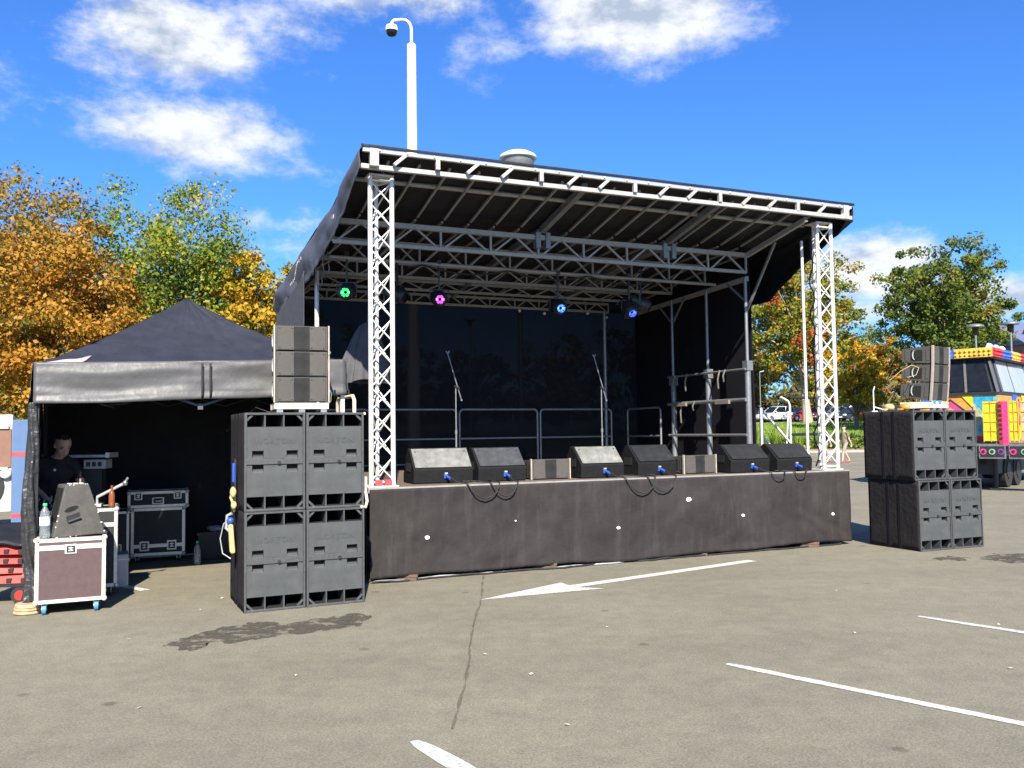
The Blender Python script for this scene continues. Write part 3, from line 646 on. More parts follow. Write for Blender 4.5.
# ---------------------------------------------------------------- parked cars
def car(label, paint, x, y, rz, L=4.2, W=1.74, H=1.48, kind='hatch', plate='plate_yellow'):
    t = thing('parked_car', label, 'car', (x, y, gh(y)+.11), rz, 'cars parked along the far road')
    h = L/2; sill = .24; belt = H*.60
    if kind == 'mpv': prof = [(-h,.42),(-h+.05,belt+.02),(-h+.30,belt+.05),(h-1.15,belt),(h-.25,belt-.20),(h,.55),(h-.02,.30),(h-.3,sill),(-h+.2,sill)]
    else: prof = [(-h,.42),(-h+.03,belt),(-h+.25,belt+.03),(h-1.35,belt-.02),(h-.18,belt-.22),(h,.52),(h-.02,.30),(h-.3,sill),(-h+.2,sill)]
    b = MB(); b.prism(prof, lambda a, c, u: (a, u, c), -W/2, W/2); b.build('body', paint, t, bevel=.07)
    roof0, roof1 = (-h+.38, h-1.95) if kind == 'mpv' else (-h+.62, h-2.05)
    g0, g1 = -h+.10, h-1.05
    b = MB(); w2 = W/2-.06; w1 = W/2-.22
    b.hexa([(g0,-w2,belt-.03),(g1,-w2,belt-.03),(g1,w2,belt-.03),(g0,w2,belt-.03)], [(roof0,-w1,H-.05),(roof1,-w1,H-.05),(roof1,w1,H-.05),(roof0,w1,H-.05)])
    b.build('window', 'glass_dark', t, bevel=.03)
    b = MB(); b.hexa([(roof0-.04,-w1-.02,H-.06),(roof1+.04,-w1-.02,H-.06),(roof1+.04,w1+.02,H-.06),(roof0-.04,w1+.02,H-.06)], [(roof0+.05,-w1+.06,H),(roof1-.1,-w1+.06,H),(roof1-.1,w1-.06,H),(roof0+.05,w1-.06,H)]); b.build('roof', paint, t, bevel=.02)
    b = MB()
    for s in (-1, 1):
        for (xa, xb) in ((g0+.02, roof0), (g1-.02, roof1+.02), ((g0+g1)/2-.15, (roof0+roof1)/2-.05)):
            b.bar((xa, s*(w2+.005), belt-.02), (xb, s*(w1+.012), H-.05), .075, .05)
    b.parts('pillar', paint, t)
    for fx in (h-.82, -h+.78):
        for s in (-1, 1):
            b = MB(); b.tube([(fx, s*(W/2-.19), .31), (fx, s*(W/2+.012), .31)], .31, 18); o = b.build('wheel', 'tyre', t)
            b = MB(); b.tube([(fx, s*(W/2), .31), (fx, s*(W/2+.02), .31)], .19, 14); b.build('rim', 'chrome', o)
    for s in (-1, 1):
        b = MB(); b.box(h-.26, h-.05, s*(W/2-.42)-.16, s*(W/2-.42)+.16, .58, .76); b.build('headlight', 'lamp_clear', t, bevel=.03)
        b = MB(); b.box(-h-.012, -h+.14, s*(W/2-.16)-.13, s*(W/2-.16)+.13, .72, .98); b.build('tail_light', 'lamp_red', t, bevel=.02)
        b = MB(); b.box(g1-.35, g1-.15, s*(W/2+.10)-.09, s*(W/2+.10)+.09, belt+.02, belt+.16); b.build('mirror', paint, t, bevel=.03)
    b = MB(); b.box(-h-.03, -h, -.27, .27, .62, .75); b.build('number_plate', plate, t)
    b = MB(); b.box(h-.03, h+.014, -.27, .27, .40, .52); b.build('number_plate', 'paper_white', t)
    return t
car('silver people carrier parked nose left beside the red car', 'car_silver', 27.7, 93, R(205), 4.2, 1.76, 1.62, 'mpv')
car('bright red hatchback parked behind the pale maple trunk', 'car_red', 30.7, 94, R(200), 4.0, 1.7, 1.46)
car('mid grey car parked just left of the right truss tower', 'car_grey', 33.7, 94, R(205), 4.2, 1.74, 1.48)
car('dark navy car showing its bright headlight right of the truss tower', 'car_navy', 35.2, 91.5, R(215), 4.2, 1.74, 1.46)
car('black hatchback with a yellow rear number plate by the right subs', 'car_black', 37.3, 92, R(62), 4.3, 1.78, 1.52, 'mpv')
car('white van roof showing behind the black hatchback', 'car_white', 39.1, 100.5, R(190), 4.8, 1.9, 2.1, 'mpv')
car('dark green car seen just above the right sub stack', 'car_green', 40.2, 92.5, R(215), 4.2, 1.75, 1.55, 'mpv')
car('dark blue car at the left end of the row, beside the stage curtain', 'car_navy', 25.2, 94, R(205), 4.1, 1.72, 1.46)

# ---------------------------------------------------------------- fairground ride on its trailer
ride = thing('fairground_ride', 'gaudy fairground ride trailer with bulb strips and painted panels at the right', 'fairground ride', (12.31,22.3,-.33), R(48))
b = MB(); b.box(.1, 8.5, .1, 1.95, 1.26, 1.5); b.bar((.3,.5,1.1),(8.3,.5,1.1),.16,.25); b.bar((.3,1.6,1.1),(8.3,1.6,1.1),.16,.25); b.build('platform', 'fun_dark', ride)
for fx in (1.6, 2.6, 5.9):
    for fy in (.35, 1.75):
        b = MB(); b.tube([(fx, fy-.13, .77), (fx, fy+.13, .77)], .44, 22); o = b.build('wheel', 'tyre', ride); b = MB(); b.tube([(fx, fy-.15, .77), (fx, fy+.15, .77)], .22, 14); b.build('rim', 'fun_dark', o)
for fx, fy in ((.25,.2),(.25,1.85),(8.3,.2)):
    b = MB(); b.tube([(fx, fy, .36), (fx, fy, 1.3)], .05, 8); b.box(fx-.13, fx+.13, fy-.13, fy+.13, .33, .38); b.build('jack_leg', 'fun_dark', ride)
# lower skirt boards with painted discs
for (x0, x1, y0, y1) in ((-.08,1.25,-.06,-.02),(1.38,4.0,-.06,-.02),(4.1,8.4,-.06,-.02)):
    b = MB(); b.box(x0, x1, y0, y1, 1.2, 1.56); o = b.build('skirt_board', 'fun_grey', ride)
    b = MB(); b.box(x0+.04, x1-.04, y0-.012, y0+.002, 1.25, 1.51); b.build('inset', 'fun_dark', o)
    n = max(2, int((x1-x0)/.42))
    for i in range(n):
        xx = x0+.2+(x1-x0-.4)*i/(n-1); b = MB(); b.tube([(xx, y0-.03, 1.38), (xx, y0-.008, 1.38)], .10, 16); b.mi = 1; b.tube([(xx, y0-.04, 1.38), (xx, y0-.01, 1.38)], .055, 12); b.build('disc', [['fun_purple','fun_teal','fun_pink','fun_blue'][i % 4], 'fun_dark'], o)
b = MB(); b.box(-.08, -.03, -.02, 1.95, 1.2, 1.56); b.build('skirt_board', 'fun_grey', ride)
# painted body
b = MB(); b.box(0, 8.4, .02, 1.9, 1.5, 2.80); b.build('body_panel', 'fun_orange', ride)
def mural(poly, m, face, lift):
    b = MB()
    if face == 'end': b.prism(poly, lambda a, c, u: (-u, a, c), 0, lift)
    else: b.prism(poly, lambda a, c, u: (a, .02-u, c), 0, lift)
    b.build('mural_shape', m, ride)
for face in ('end', 'side'):
    k = (lambda p: p) if face == 'end' else (lambda p: [(3.2-a, c) for a, c in p])
    mural(k([(.02,1.52),(.02,2.78),(.62,2.78),(.62,1.52)]), 'fun_teal', face, .012)
    mural(k([(1.85,1.52),(1.25,1.52),(1.7,2.0),(1.85,2.0)]), 'fun_red', face, .014)
    mural(k([(.70,2.30),(1.15,2.68),(1.60,2.34),(1.15,1.98)]), 'fun_dark', face, .016); mural(k([(.78,2.31),(1.15,2.62),(1.52,2.34),(1.15,2.04)]), 'fun_pink', face, .020); mural(k([(.98,2.32),(1.15,2.46),(1.33,2.34),(1.15,2.2)]), 'fun_orange', face, .024)
    z = [(.10,2.72),(.58,2.72),(.58,2.58),(.34,2.30),(.34,2.20),(.52,1.86),(.40,1.78),(.16,2.2),(.16,2.34),(.40,2.60),(.10,2.60)]
    mural(k([(a+(.03 if a < .3 else -.0), c+.0) for a, c in z]), 'fun_blue', face, .018)
    mural(k([(.62,1.55),(1.2,1.55),(1.2,1.85),(.62,1.75)]), 'fun_pink', face, .014); mural(k([(.05,1.55),(.6,1.55),(.6,1.72),(.05,1.66)]), 'fun_red', face, .021)
    for q, (m, pts) in enumerate([('fun_yellow',[(.62,2.78),(.9,2.78),(.62,2.45)]),('fun_purple',[(.62,1.86),(.95,1.98),(.70,2.22),(.62,2.18)]),('fun_deepblue',[(1.3,2.78),(1.84,2.78),(1.84,2.44)]),('fun_dark',[(.05,2.05),(.30,1.80),(.10,1.74)]),('fun_yellow',[(1.0,1.86),(1.24,1.95),(1.24,1.56)]),('fun_cream',[(.42,2.2),(.60,2.05),(.60,2.5)]),('fun_red',[(1.2,2.04),(1.6,2.24),(1.66,2.06)])]):
        mural(k(pts), m, face, .026+.002*q)
# cabin with sloping windows
b = MB()
A = [(.0,.05,2.80),(8.3,.05,2.80),(8.3,1.88,2.80),(.0,1.88,2.80)]; T = [(.30,.32,3.74),(8.2,.32,3.74),(8.2,1.70,3.74),(.30,1.70,3.74)]
b.hexa(A, T); b.build('cabin', 'fun_dark', ride)
def lerp3(p, q, t): return tuple(p[i]+(q[i]-p[i])*t for i in range(3))
def pane(a0, a1, t0, t1, u0, u1, v0, v1, m, off, nm='window'):
    def P(u, v): return Vector(lerp3(lerp3(a0, a1, u), lerp3(t0, t1, u), v))+Vector(off)
    b = MB(); q = [P(u0,v0), P(u1,v0), P(u1,v1), P(u0,v1)]; o2 = Vector(off)*.9; b.hexa([p-o2 for p in q], q); return b.build(nm, m, ride)
pane(A[0], A[3], T[0], T[3], .42, .97, .06, .92, 'glass_dark', (-.02,0,0)); pane(A[0], A[3], T[0], T[3], .06, .36, .06, .92, 'glass_dark', (-.02,0,0))
pane(A[0], A[1], T[0], T[1], .010, .055, .06, .92, 'glass_dark', (0,-.02,0)); pane(A[0], A[1], T[0], T[1], .066, .22, .06, .94, 'glass_pale', (0,-.02,0)); pane(A[0], A[1], T[0], T[1], .24, .45, .06, .94, 'glass_pale', (0,-.02,0)); pane(A[0], A[1], T[0], T[1], .47, .7, .06, .94, 'glass_pale', (0,-.02,0))
b = MB()
b.bar((-.02,.03,2.80),(.28,.30,3.74),.07); b.bar((-.02,1.9,2.80),(.28,1.71,3.74),.07); b.bar(lerp3(A[0],A[3],.39),lerp3(T[0],T[3],.39),.06); b.bar((-.03,.03,2.80),(-.03,1.9,2.80),.06,.07); b.bar((-.03,.03,2.80),(8.3,.03,2.80),.06,.07); b.bar((.0+.5,.03,2.8),(.77,.30,3.74),.05)
b.build('window_frame', 'fun_dark', ride)
b = MB(); b.box(.15, 8.3, .18, 1.82, 3.72, 3.80); b.build('roof', 'fun_grey', ride)
# bulb strips round the roof
def bulbs(p0, p1, n, m, nrm):
    p0 = Vector(p0); p1 = Vector(p1); d = (p1-p0).normalized(); nrm = Vector(nrm).normalized(); up = Vector((0,0,1))
    b = MB(); b.hexa([p0, p1, p1-nrm*.06, p0-nrm*.06], [p0+up*.24-nrm*.02, p1+up*.24-nrm*.02, p1+up*.24-nrm*.08, p0+up*.24-nrm*.08]); o = b.build('bulb_strip', m, ride)
    q = MB()
    for i in range(n):
        for j in (.07, .17): q.ball(p0+(p1-p0)*((i+.5)/n)+up*j+nrm*.005, .034, 8, 5)
    q.parts('bulb', m, o)
z0 = 3.74
bulbs((.10,.14,z0),(.10,1.05,z0),8,'fun_amber',(-1,0,0)); bulbs((.10,1.08,z0),(.10,1.85,z0),7,'fun_deepblue',(-1,0,0))
bulbs((.14,.10,z0),(1.0,.10,z0),7,'fun_red',(0,-1,0)); bulbs((1.03,.10,z0),(1.95,.10,z0),7,'fun_deepblue',(0,-1,0)); bulbs((1.98,.10,z0),(2.9,.10,z0),7,'fun_amber',(0,-1,0)); bulbs((2.93,.10,z0),(3.9,.10,z0),7,'fun_red',(0,-1,0))
for xx in (.25, .9, 1.5):
    b = MB(); b.tube([(xx,.3,3.79),(xx,.3,3.9)], .02, 6); b.tube([(xx-.05,.3,3.9),(xx+.07,.24,4.04)], [.05,.09], 10); b.build('spotlight', 'white_paint', ride)
# yellow folding gates and the pink sign across the end of the platform
for (y0, y1, m) in ((-.06,.30,'fun_yellow'),(-.50,-.29,'fun_yellow'),(-.98,-.54,'fun_cream'),(-1.45,-1.0,'fun_cream')):
    b = MB(); b.box(-.38, -.34, y0, y1, 1.58, 2.57); o = b.build('gate_panel', m, ride)
    b = MB()
    for k in range(5): b.bar((-.39, y0, 1.60+k*.235), (-.39, y1, 1.60+k*.235), .016)
    for k in (y0+.01, (y0+y1)/2, y1-.01): b.bar((-.39, k, 1.56), (-.39, k, 2.59), .016)
    b.build('bars', 'fun_amber', o)
b = MB(); b.box(-.44, -.40, -.27, -.15, 1.47, 2.57); o = b.build('sign_board', 'fun_pink', ride)
b = MB(); b.box(-.45, -.40, -.15, -.07, 1.52, 2.57); b.build('side_board', 'fun_red', o)
b = MB()
for k in range(8): z = 2.46-k*.115; b.box(-.458, -.449, -.14, -.08, z-.04, z+.03)
b.parts('lettering', 'fun_dark', o)
b = MB(); b.box(-.42, .0, -1.5, 1.95, 1.46, 1.52); b.box(0, 3.2, -.5, .0, 1.46, 1.519); b.build('walkway', 'fun_grey', ride)
for (x, y) in ((-.3,-1.4),(-.3,1.8),(3.1,-.4)):
    b = MB(); b.bar((x,y,.33),(x,y,1.46),.05); b.build('jack_leg', 'fun_dark', ride)
for (y0, y1) in ((-.20,.40),(-.95,-.27),(-1.5,-1.0)):
    b = MB(); b.box(-.46, -.42, y0, y1, 1.15, 1.50); o = b.build('skirt_board', 'fun_grey', ride)
    b = MB(); b.box(-.466, -.455, y0+.03, y1-.03, 1.19, 1.46); b.build('inset', 'fun_dark', o)
    n = max(2, int((y1-y0)/.19))
    for i in range(n):
        yy = y0+.10+(y1-y0-.2)*i/(n-1); b = MB(); b.tube([(-.48, yy, 1.325), (-.464, yy, 1.325)], .075, 14); b.mi = 1; b.tube([(-.486, yy, 1.325), (-.47, yy, 1.325)], .042, 12); b.build('disc', [['fun_purple','fun_teal','fun_pink','fun_blue'][i % 4], 'fun_dark'], o)
b = MB(); b.box(.3, 8.3, .25, 1.8, .72, 1.25); b.build('underside_shade', 'fun_dark', ride)  # dark box added to fill the underside with painted shadow

# ================================================================ STAGE
SA = 0.4173; SX, SY = -1.604, 9.811; DK = 1.04; SW = 6.96
def W(u, d, z=0.): return (SX+u*math.cos(SA)-d*math.sin(SA), SY+u*math.sin(SA)+d*math.cos(SA), z)
stage = thing('mobile_stage', 'large covered mobile stage with black canopy and silver truss towers', 'stage', W(0,0), SA)
BACK = 5.0
# deck
b = MB(); b.box(0, SW, .0, BACK+.1, DK-.06, DK); b.build('deck', 'deck_ply', stage)
b = MB(); b.box(-.012, SW+.012, -.035, 0., DK-.05, DK+.006); b.box(SW, SW+.014, 0, BACK, DK-.05, DK+.004); b.parts('deck_edge', 'alu_truss', stage)
b = MB(); b.box(.15, SW-.15, .25, BACK, .45, DK-.065); b.build('chassis', 'void_black', stage)
# trailer bed and jack leg sticking out on the right
b = MB(); b.box(SW+.1, SW+1.1, 1.7, 4.2, .60, .76); b.box(SW-.1, SW+.12, 1.9, 2.2, .62, .74); b.build('trailer_bed', 'roof_cloth_outer', stage)
for (u, d) in ((SW+.26, 1.62), (SW+.9, 3.9)):
    b = MB(); b.tube([(u, d, .10), (u, d, .70)], .045, 10); b.tube([(u, d, .32), (u, d, .80)], .06, 10); b.box(u-.12, u+.12, d-.12, d+.12, .02, .05); b.tube([(u, d, .05), (u, d, .14)], .03, 8)
    b.bar((u, d, .12), (u-.32, d+.05, .66), .025); b.bar((u, d, .14), (u+.25, d+.2, .66), .025); b.bar((u-.02, d, .62), (u+.10, d-.1, .68), .03); b.build('jack_leg', 'galv', stage)
for (u, d) in ((5.2,.6),(5.9,.6)):
    b = MB(); b.tube([(u, d-.1, .3), (u, d+.1, .3)], .3, 18); b.build('wheel', 'tyre', stage)
# front skirt of heavy cloth
def skirt_fn(x0, x1, y, ztop, zbot, amp, horizontal=True, sgn=1):
    def fn(s, t):
        a = x0+(x1-x0)*s; z = ztop+(zbot(s)-ztop)*t
        o = amp*(.35+.9*t)*(1.1*nz(a*.75+3, t*1.3)+.55*nz(a*2.2+(z*1.6), z*2.1, 3.3)+.22*nz(a*5.0-z*3.5, z*4., 8.))
        # diagonal drag folds towards the right hand corner
        if horizontal:
            k = max(0, 1-abs(a-(SW-.75)-.35*(t-.5))/.8); o += .024*k*math.sin((a*1.3+z*2.2)*6.5)*t
            k2 = max(0, 1-abs(a-3.85)/1.6)*max(0, 1-t*1.5); o += .012*k2*math.sin((a*1.1-z*1.7)*9)
        return (a, y-abs(o)-.002, z) if horizontal else (y+sgn*(abs(o)+.002), a, z)
    return fn
SKF = skirt_fn(.0, SW, -.04, DK-.012, lambda s: .045+.012*math.sin(s*9)+.010*math.sin(s*23), .05)
b = MB(); b.sheet(SKF, 190, 30); sk = b.build('front_skirt', 'skirt_cloth', stage, solid=.004)
for k, (u, z, r) in enumerate(((.66,.47,.022),(3.15,.44,.02),(4.20,.745,.03),(5.05,.50,.02),(6.61,.44,.02),(1.75,.60,.008))):
    b = MB(); rr = random.Random(k); n = 12
    yy = SKF(u/SW, (DK-.012-z)/(DK-.10))[1]
    b.prism([(u+r*(1.1+.3*rr.random())*math.cos(2*PI*i/n), z+r*(.75+.3*rr.random())*math.sin(2*PI*i/n)) for i in range(n)], lambda a, c, t: (a, t, c), yy-.010, yy+.006); b.build('white_patch', 'paper_white', sk)
b = MB(); b.sheet(skirt_fn(0., 4.8, -.015, DK-.01, lambda s: .09, .03, False, -1), 60, 12); b.build('side_skirt', 'skirt_cloth', stage, solid=.004)
b = MB(); b.sheet(skirt_fn(0., 1.3, SW+.015, DK-.01, lambda s: .09, .03, False, 1), 30, 12); b.build('side_skirt', 'skirt_cloth', stage, solid=.004)
# canopy roof
PROF = [(-.14,4.80),(.2,4.735),(1.3,4.475),(2.4,4.41),(3.6,4.27),(4.9,4.12),(5.55,4.02)]
def roofz(d):
    for (a, za), (c, zc) in zip(PROF, PROF[1:]):
        if d <= c: return za+(zc-za)*(d-a)/(c-a)
    return PROF[-1][1]
RL, RR = -.11, 7.09
b = MB(); b.sheet(lambda s, t: (RL+(RR-RL)*s, -.14+5.69*t, roofz(-.14+5.69*t)+.010*nz(s*11, t*7)+.02), 60, 44); b.build('canopy_roof', 'roof_cloth', stage, solid=.006)
b = MB(); b.sheet(lambda s, t: (RL+(RR-RL)*s, -.176-.004*abs(nz(s*16, t)), 4.856-.034*t+.004*nz(s*9, 2)), 80, 3); b.build('canopy_hem', 'roof_cloth', stage, solid=.005)
# side drops of the canopy
ZL = [(-.14,4.60),(.3,4.42),(.7,4.24),(1.0,4.14),(1.5,4.04),(2.4,3.84),(3.1,3.78),(4.2,3.70),(5.55,3.6)]
ZR = [(-.14,4.60),(.5,4.34),(1.0,4.10),(1.7,3.72),(3,3.6),(5.55,3.55)]
def pl(tab, d):
    for (a, za), (c, zc) in zip(tab, tab[1:]):
        if d <= c: return za+(zc-za)*(d-a)/(c-a)
    return tab[-1][1]
def drop(tab, u, sg):
    def fn(s, t):
        d = -.14+5.69*s; zt = roofz(d)+.045; zb = pl(tab, d)+.035*nz(d*2.6, 4)+.018*nz(d*8, 1)
        bulge = .09*math.sin(PI*min(1, t*1.15))*(.6+.9*nz(d*1.4, t*1.2, sg))+.05*t*nz(d*3.3, t*2, 4)
        bulge *= min(1, .15+(d+.14)/.9)
        return (u+sg*(abs(bulge)+.005-.05*max(0, 1-t*8)), d, zt+(zb-zt)*t)
    return fn
b = MB(); b.sheet(drop(ZL, RL, -1), 90, 12); dl = b.build('canopy_side', 'roof_cloth_outer', stage, solid=.005)
b = MB(); b.sheet(drop(ZR, RR, 1), 90, 12); b.build('canopy_side', 'roof_cloth', stage, solid=.005)
# faded maker's lettering on the left drop (unreadable in the photo: short pale strokes)
DF = drop(ZL, RL, -1); rr = random.Random(4); b = MB()
for k in range(13):
    d = 3.0+k*.095; p = DF((d+.14)/5.69, .38+.012*k); b.box(p[0]-.008, p[0]+.004, d, d+.045, p[2]-.022, p[2]+.018+.02*rr.random())
p = DF((1.15+.14)/5.69, .5); b.box(p[0]-.008, p[0]+.004, 1.1, 1.2, p[2]-.025, p[2]+.025)
b.parts('lettering', 'tent_pale', dl)
for (d, z) in ((2.1,4.0),(2.55,3.9)):
    b = MB(); b.tube([(-.1,d,z+.12),(-.06,d,z-.10),(-.02,d+.03,z-.28),(.03,d+.03,z-.14),(.0,d,z+.1)], .008, 5); b.build('strap', 'galv', dl)
# front beam (ladder truss)
def ladder(b, d, u0, u1, zt, zb, rt, rb, n, diag=True, vert=True, w=.04, dz=0.):
    b.bar((u0, d, zt), (u1, d, zt), rt, rt); b.bar((u0, d, zb), (u1, d, zb), rb, rb)
    st = (u1-u0)/n
    for i in range(n+1):
        u = u0+st*i
        if vert: b.bar((u, d, zb), (u, d, zt), w*.8)
        if diag and i < n:
            m = u+st*.5; b.bar((u+.05, d, zb+rb*.4), (m-.03, d, zt-rt*.4), w*.7); b.bar((m+.03, d, zt-rt*.4), (u+st-.05, d, zb+rb*.4), w*.7)
b = MB(); b.bar((RL+.02,-.15,4.795),(RR-.04,-.15,4.795),.042,.042); b.bar((RL+.02,-.07,4.635),(RR-.04,-.15,4.645),.055,.055)
for i in range(16):
    u = .35+i*.44
    if i % 3 == 1: b.bar((u,-.15,4.66),(u,-.15,4.78),.05)
    else: b.bar((u-.08,-.15,4.66),(u+.06,-.15,4.785),.045,.04)
b.box(RL+.10, RL+.20, -.182, -.118, 4.62, 4.82); b.box(RR-.20, RR-.1, -.182, -.118, 4.62, 4.82)
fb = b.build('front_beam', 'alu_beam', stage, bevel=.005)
b = MB()
for i in range(22): b.ball((.1+i*.32, -.175, 4.80), .014, 8, 6)
b.parts('toggle', 'cream_steel', fb)
# truss towers: three chords, zigzag lacing
def tower(u0, d0, w, zb, zt, dep=.21):
    C3 = [(u0, d0), (u0+w, d0), (u0+w*.5, d0+dep)]
    t = None
    b = MB()
    for (u, d) in C3[:2]: b.tube([(u, d, zb), (u, d, zt)], .028, 12)
    b.tube([(C3[2][0], C3[2][1], zb), (C3[2][0], C3[2][1], zt)], .024, 12)
    for (p, q) in ((0,1),(1,2),(2,0)):
        for z in (zb+.05, zt-.06): b.tube([(*C3[p], z), (*C3[q], z)], .014, 6)
    t = b.build('truss_tower', 'alu_bright', stage)
    b = MB(); n = 13; st = (zt-zb-.14)/n
    for f, (p, q) in enumerate(((0,1),(1,2),(2,0))):
        for i in range(n):
            z = zb+.07+i*st; a, c = (p, q) if (i+f) % 2 == 0 else (q, p)
            b.tube([(*C3[a], z), (*C3[c], z+st)], .0095, 6)
            if f == 0: b.tube([(*C3[c], z), (*C3[a], z+st)], .0095, 6)
    b.build('lattice', 'alu_bright', t)
    b = MB(); b.box(u0-.05, u0+w+.05, d0-.05, d0+dep+.05, zb-.004, zb+.012); b.box(u0-.02, u0+w+.02, d0-.02, d0+dep+.02, zt, zt+.012); b.parts('base_plate', 'alu_bright', t)
    return t
tl = tower(.06, .10, .255, DK+.008, 4.600)
b = MB()
for u in (.10, .21): b.box(u, u+.08, .06, .12, DK+.02, DK+.085)
b.parts('clamp', 'tape_red', tl)
tr_ = tower(6.62, .08, .255, DK+.008, 4.600)
b = MB(); b.tube([(6.64,.42,DK),(6.64,.42,4.40)], .022, 10); b.build('post', 'alu_bright', stage)
# cables clipped up the towers
for u0 in (.13, 6.70):
    b = MB(); b.tube([(u0+.03*math.sin(k*1.3), .30+.03*math.cos(k*1.7), DK+.05+k*.12) for k in range(29)], .011, 6); b.build('tower_cable', 'rubber_black', stage)
# roof frame
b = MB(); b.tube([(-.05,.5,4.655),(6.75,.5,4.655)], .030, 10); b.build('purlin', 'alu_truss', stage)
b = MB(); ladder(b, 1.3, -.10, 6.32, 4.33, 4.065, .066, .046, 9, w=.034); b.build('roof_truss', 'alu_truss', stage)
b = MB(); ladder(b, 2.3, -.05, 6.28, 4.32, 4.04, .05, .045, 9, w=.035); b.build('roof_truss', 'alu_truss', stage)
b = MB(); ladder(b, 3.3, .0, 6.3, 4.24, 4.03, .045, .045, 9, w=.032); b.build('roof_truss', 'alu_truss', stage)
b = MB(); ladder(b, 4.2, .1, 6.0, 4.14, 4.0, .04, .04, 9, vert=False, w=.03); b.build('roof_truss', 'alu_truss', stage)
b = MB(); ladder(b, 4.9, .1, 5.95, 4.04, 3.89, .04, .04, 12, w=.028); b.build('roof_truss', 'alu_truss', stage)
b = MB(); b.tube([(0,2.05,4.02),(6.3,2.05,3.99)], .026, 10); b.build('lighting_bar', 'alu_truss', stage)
for i in range(18):
    u = .25+i*.372
    if abs(u-2.80) < .1 or abs(u-4.88) < .1: continue
    b = MB()
    for (d0, d1) in ((.0,1.26),(1.34,2.4),(2.4,3.6),(3.6,4.9),(4.9,5.5)): b.bar((u, d0, roofz(d0)-.035), (u, d1, roofz(d1)-.03), .026)
    b.build('rafter', 'alu_truss', stage)
for u in (2.80, 4.88):
    b = MB()
    for (d0, d1) in ((.0,1.26),(1.34,2.4),(2.4,3.6),(3.6,4.9)): b.bar((u, d0, roofz(d0)-.055), (u, d1, roofz(d1)-.055), .075, .09)
    b.box(u-.10, u-.03, 1.24, 1.34, 4.18, 4.40); b.box(u+.05, u+.12, 1.24, 1.34, 4.18, 4.40); b.build('spine_beam', 'galv', stage)
for (p, q) in (((6.34,1.3,3.97),(6.34,4.9,3.82)),((6.40,.05,4.62),(6.34,1.3,4.33)),((.06,3.0,3.96),(.06,4.9,3.84))):
    b = MB(); b.bar(p, q, .055, .07); b.build('side_beam', 'alu_truss', stage)
# support posts, telescopic
def post(u, d, zt, zs=2.5, m='galv', low=.048, up=.026):
    b = MB(); b.tube([(u, d, DK), (u, d, zs)], low, 10); b.tube([(u, d, zs), (u, d, zt)], up, 10); b.box(u-.055, u+.055, d-.06, d+.05, zs-.14, zs+.01); b.box(u-.09, u+.09, d-.09, d+.09, DK, DK+.02); return b.build('post', m, stage)
post(6.30, 1.3, 3.98, 2.68); post(6.30, 2.3, 3.95, 2.62); post(6.30, 3.3, 3.9, 2.55)
b = MB(); b.tube([(5.70,4.62,DK),(5.70,4.62,3.86)], .033, 10); b.build('post', 'galv', stage)
b = MB(); b.tube([(.04,3.0,DK),(.04,3.0,4.0)], .033, 10); b.build('post', 'alu_bright', stage)
b = MB(); b.tube([(.12,4.88,DK),(.12,4.88,3.9)], .03, 10); b.build('post', 'galv', stage)
b = MB()
b.bar((6.31, 3.3, 3.5), (6.31, 3.72, 3.86), .026); b.bar((6.31, 3.3, 3.5), (6.31, 2.9, 3.93), .026); b.bar((6.31, 1.3, 3.6), (6.31, 1.75, 3.95), .026)
b.bar((6.31,1.3,3.45),(6.39,.70,4.42),.03); b.parts('knee_brace', 'galv', stage)
# side rails with hanging straps
for z, r in ((2.56,.018),(2.09,.030),(1.55,.022)):
    b = MB(); b.tube([(6.22,1.25,z),(6.22,3.35,z)], r, 8); o = b.build('side_rail', 'galv', stage)
    if z > 2:
        b = MB()
        for d in ((1.72,1.86,2.75,3.1) if z > 2.5 else (2.55,2.9)):
            L_ = .20+.1*math.sin(d*7); b.tube([(6.2,d,z+.02),(6.17,d+.02,z-L_*.5),(6.2,d+.05,z-L_),(6.21,d+.06,z-L_*1.1)], .014, 6)
        if z < 2.5:
            for d in (1.6, 2.75): b.bar((6.17,d,z-.02),(6.17,d+.34,z-.02),.04,.06)
        b.parts('strap', 'strap_grey', o)
# back gauze, side curtains
def cloth(name, m, p0, p1, zb, zt, amp, seed, nu=70, nv=30, nrm=(0,1), zfun=None):
    def fn(s, t):
        a = (p0[0]+(p1[0]-p0[0])*s, p0[1]+(p1[1]-p0[1])*s); ztp = zt if zfun is None else zfun(s)
        z = zb+(ztp-zb)*t; L_ = math.hypot(p1[0]-p0[0], p1[1]-p0[1])*s
        o = amp*(nz(L_*1.6, z*.35, seed)+.4*nz(L_*4.5, z*.5, seed+3))
        return (a[0]+nrm[0]*o, a[1]+nrm[1]*o, z)
    b = MB(); b.sheet(fn, nu, nv); return b.build(name, m, stage)
cloth('backdrop', 'scrim', (-.1,BACK), (6.80,BACK), DK-.02, 3.95, .03, 1.)
b = MB(); b.sheet(lambda s, t: (-.2+7.2*s, BACK+.02+.012*nz(s*20,t), 3.90+.24*t), 60, 3); b.build('backdrop_header', 'roof_cloth', stage, solid=.004)
o = cloth('side_curtain', 'curtain_cloth', (6.62,1.55), (6.62,BACK+.06), DK-.02, 4.1, .05, 2., zfun=lambda s: roofz(1.55+(BACK-1.55)*s)-.03); o.modifiers.new('thick','SOLIDIFY').thickness = .004
o = cloth('side_curtain', 'panel_cloth', (-.14,3.02), (-.14,5.5), DK-.1, 3.9, .035, 3., zfun=lambda s: 4.0-.24*s); o.modifiers.new('thick','SOLIDIFY').thickness = .004
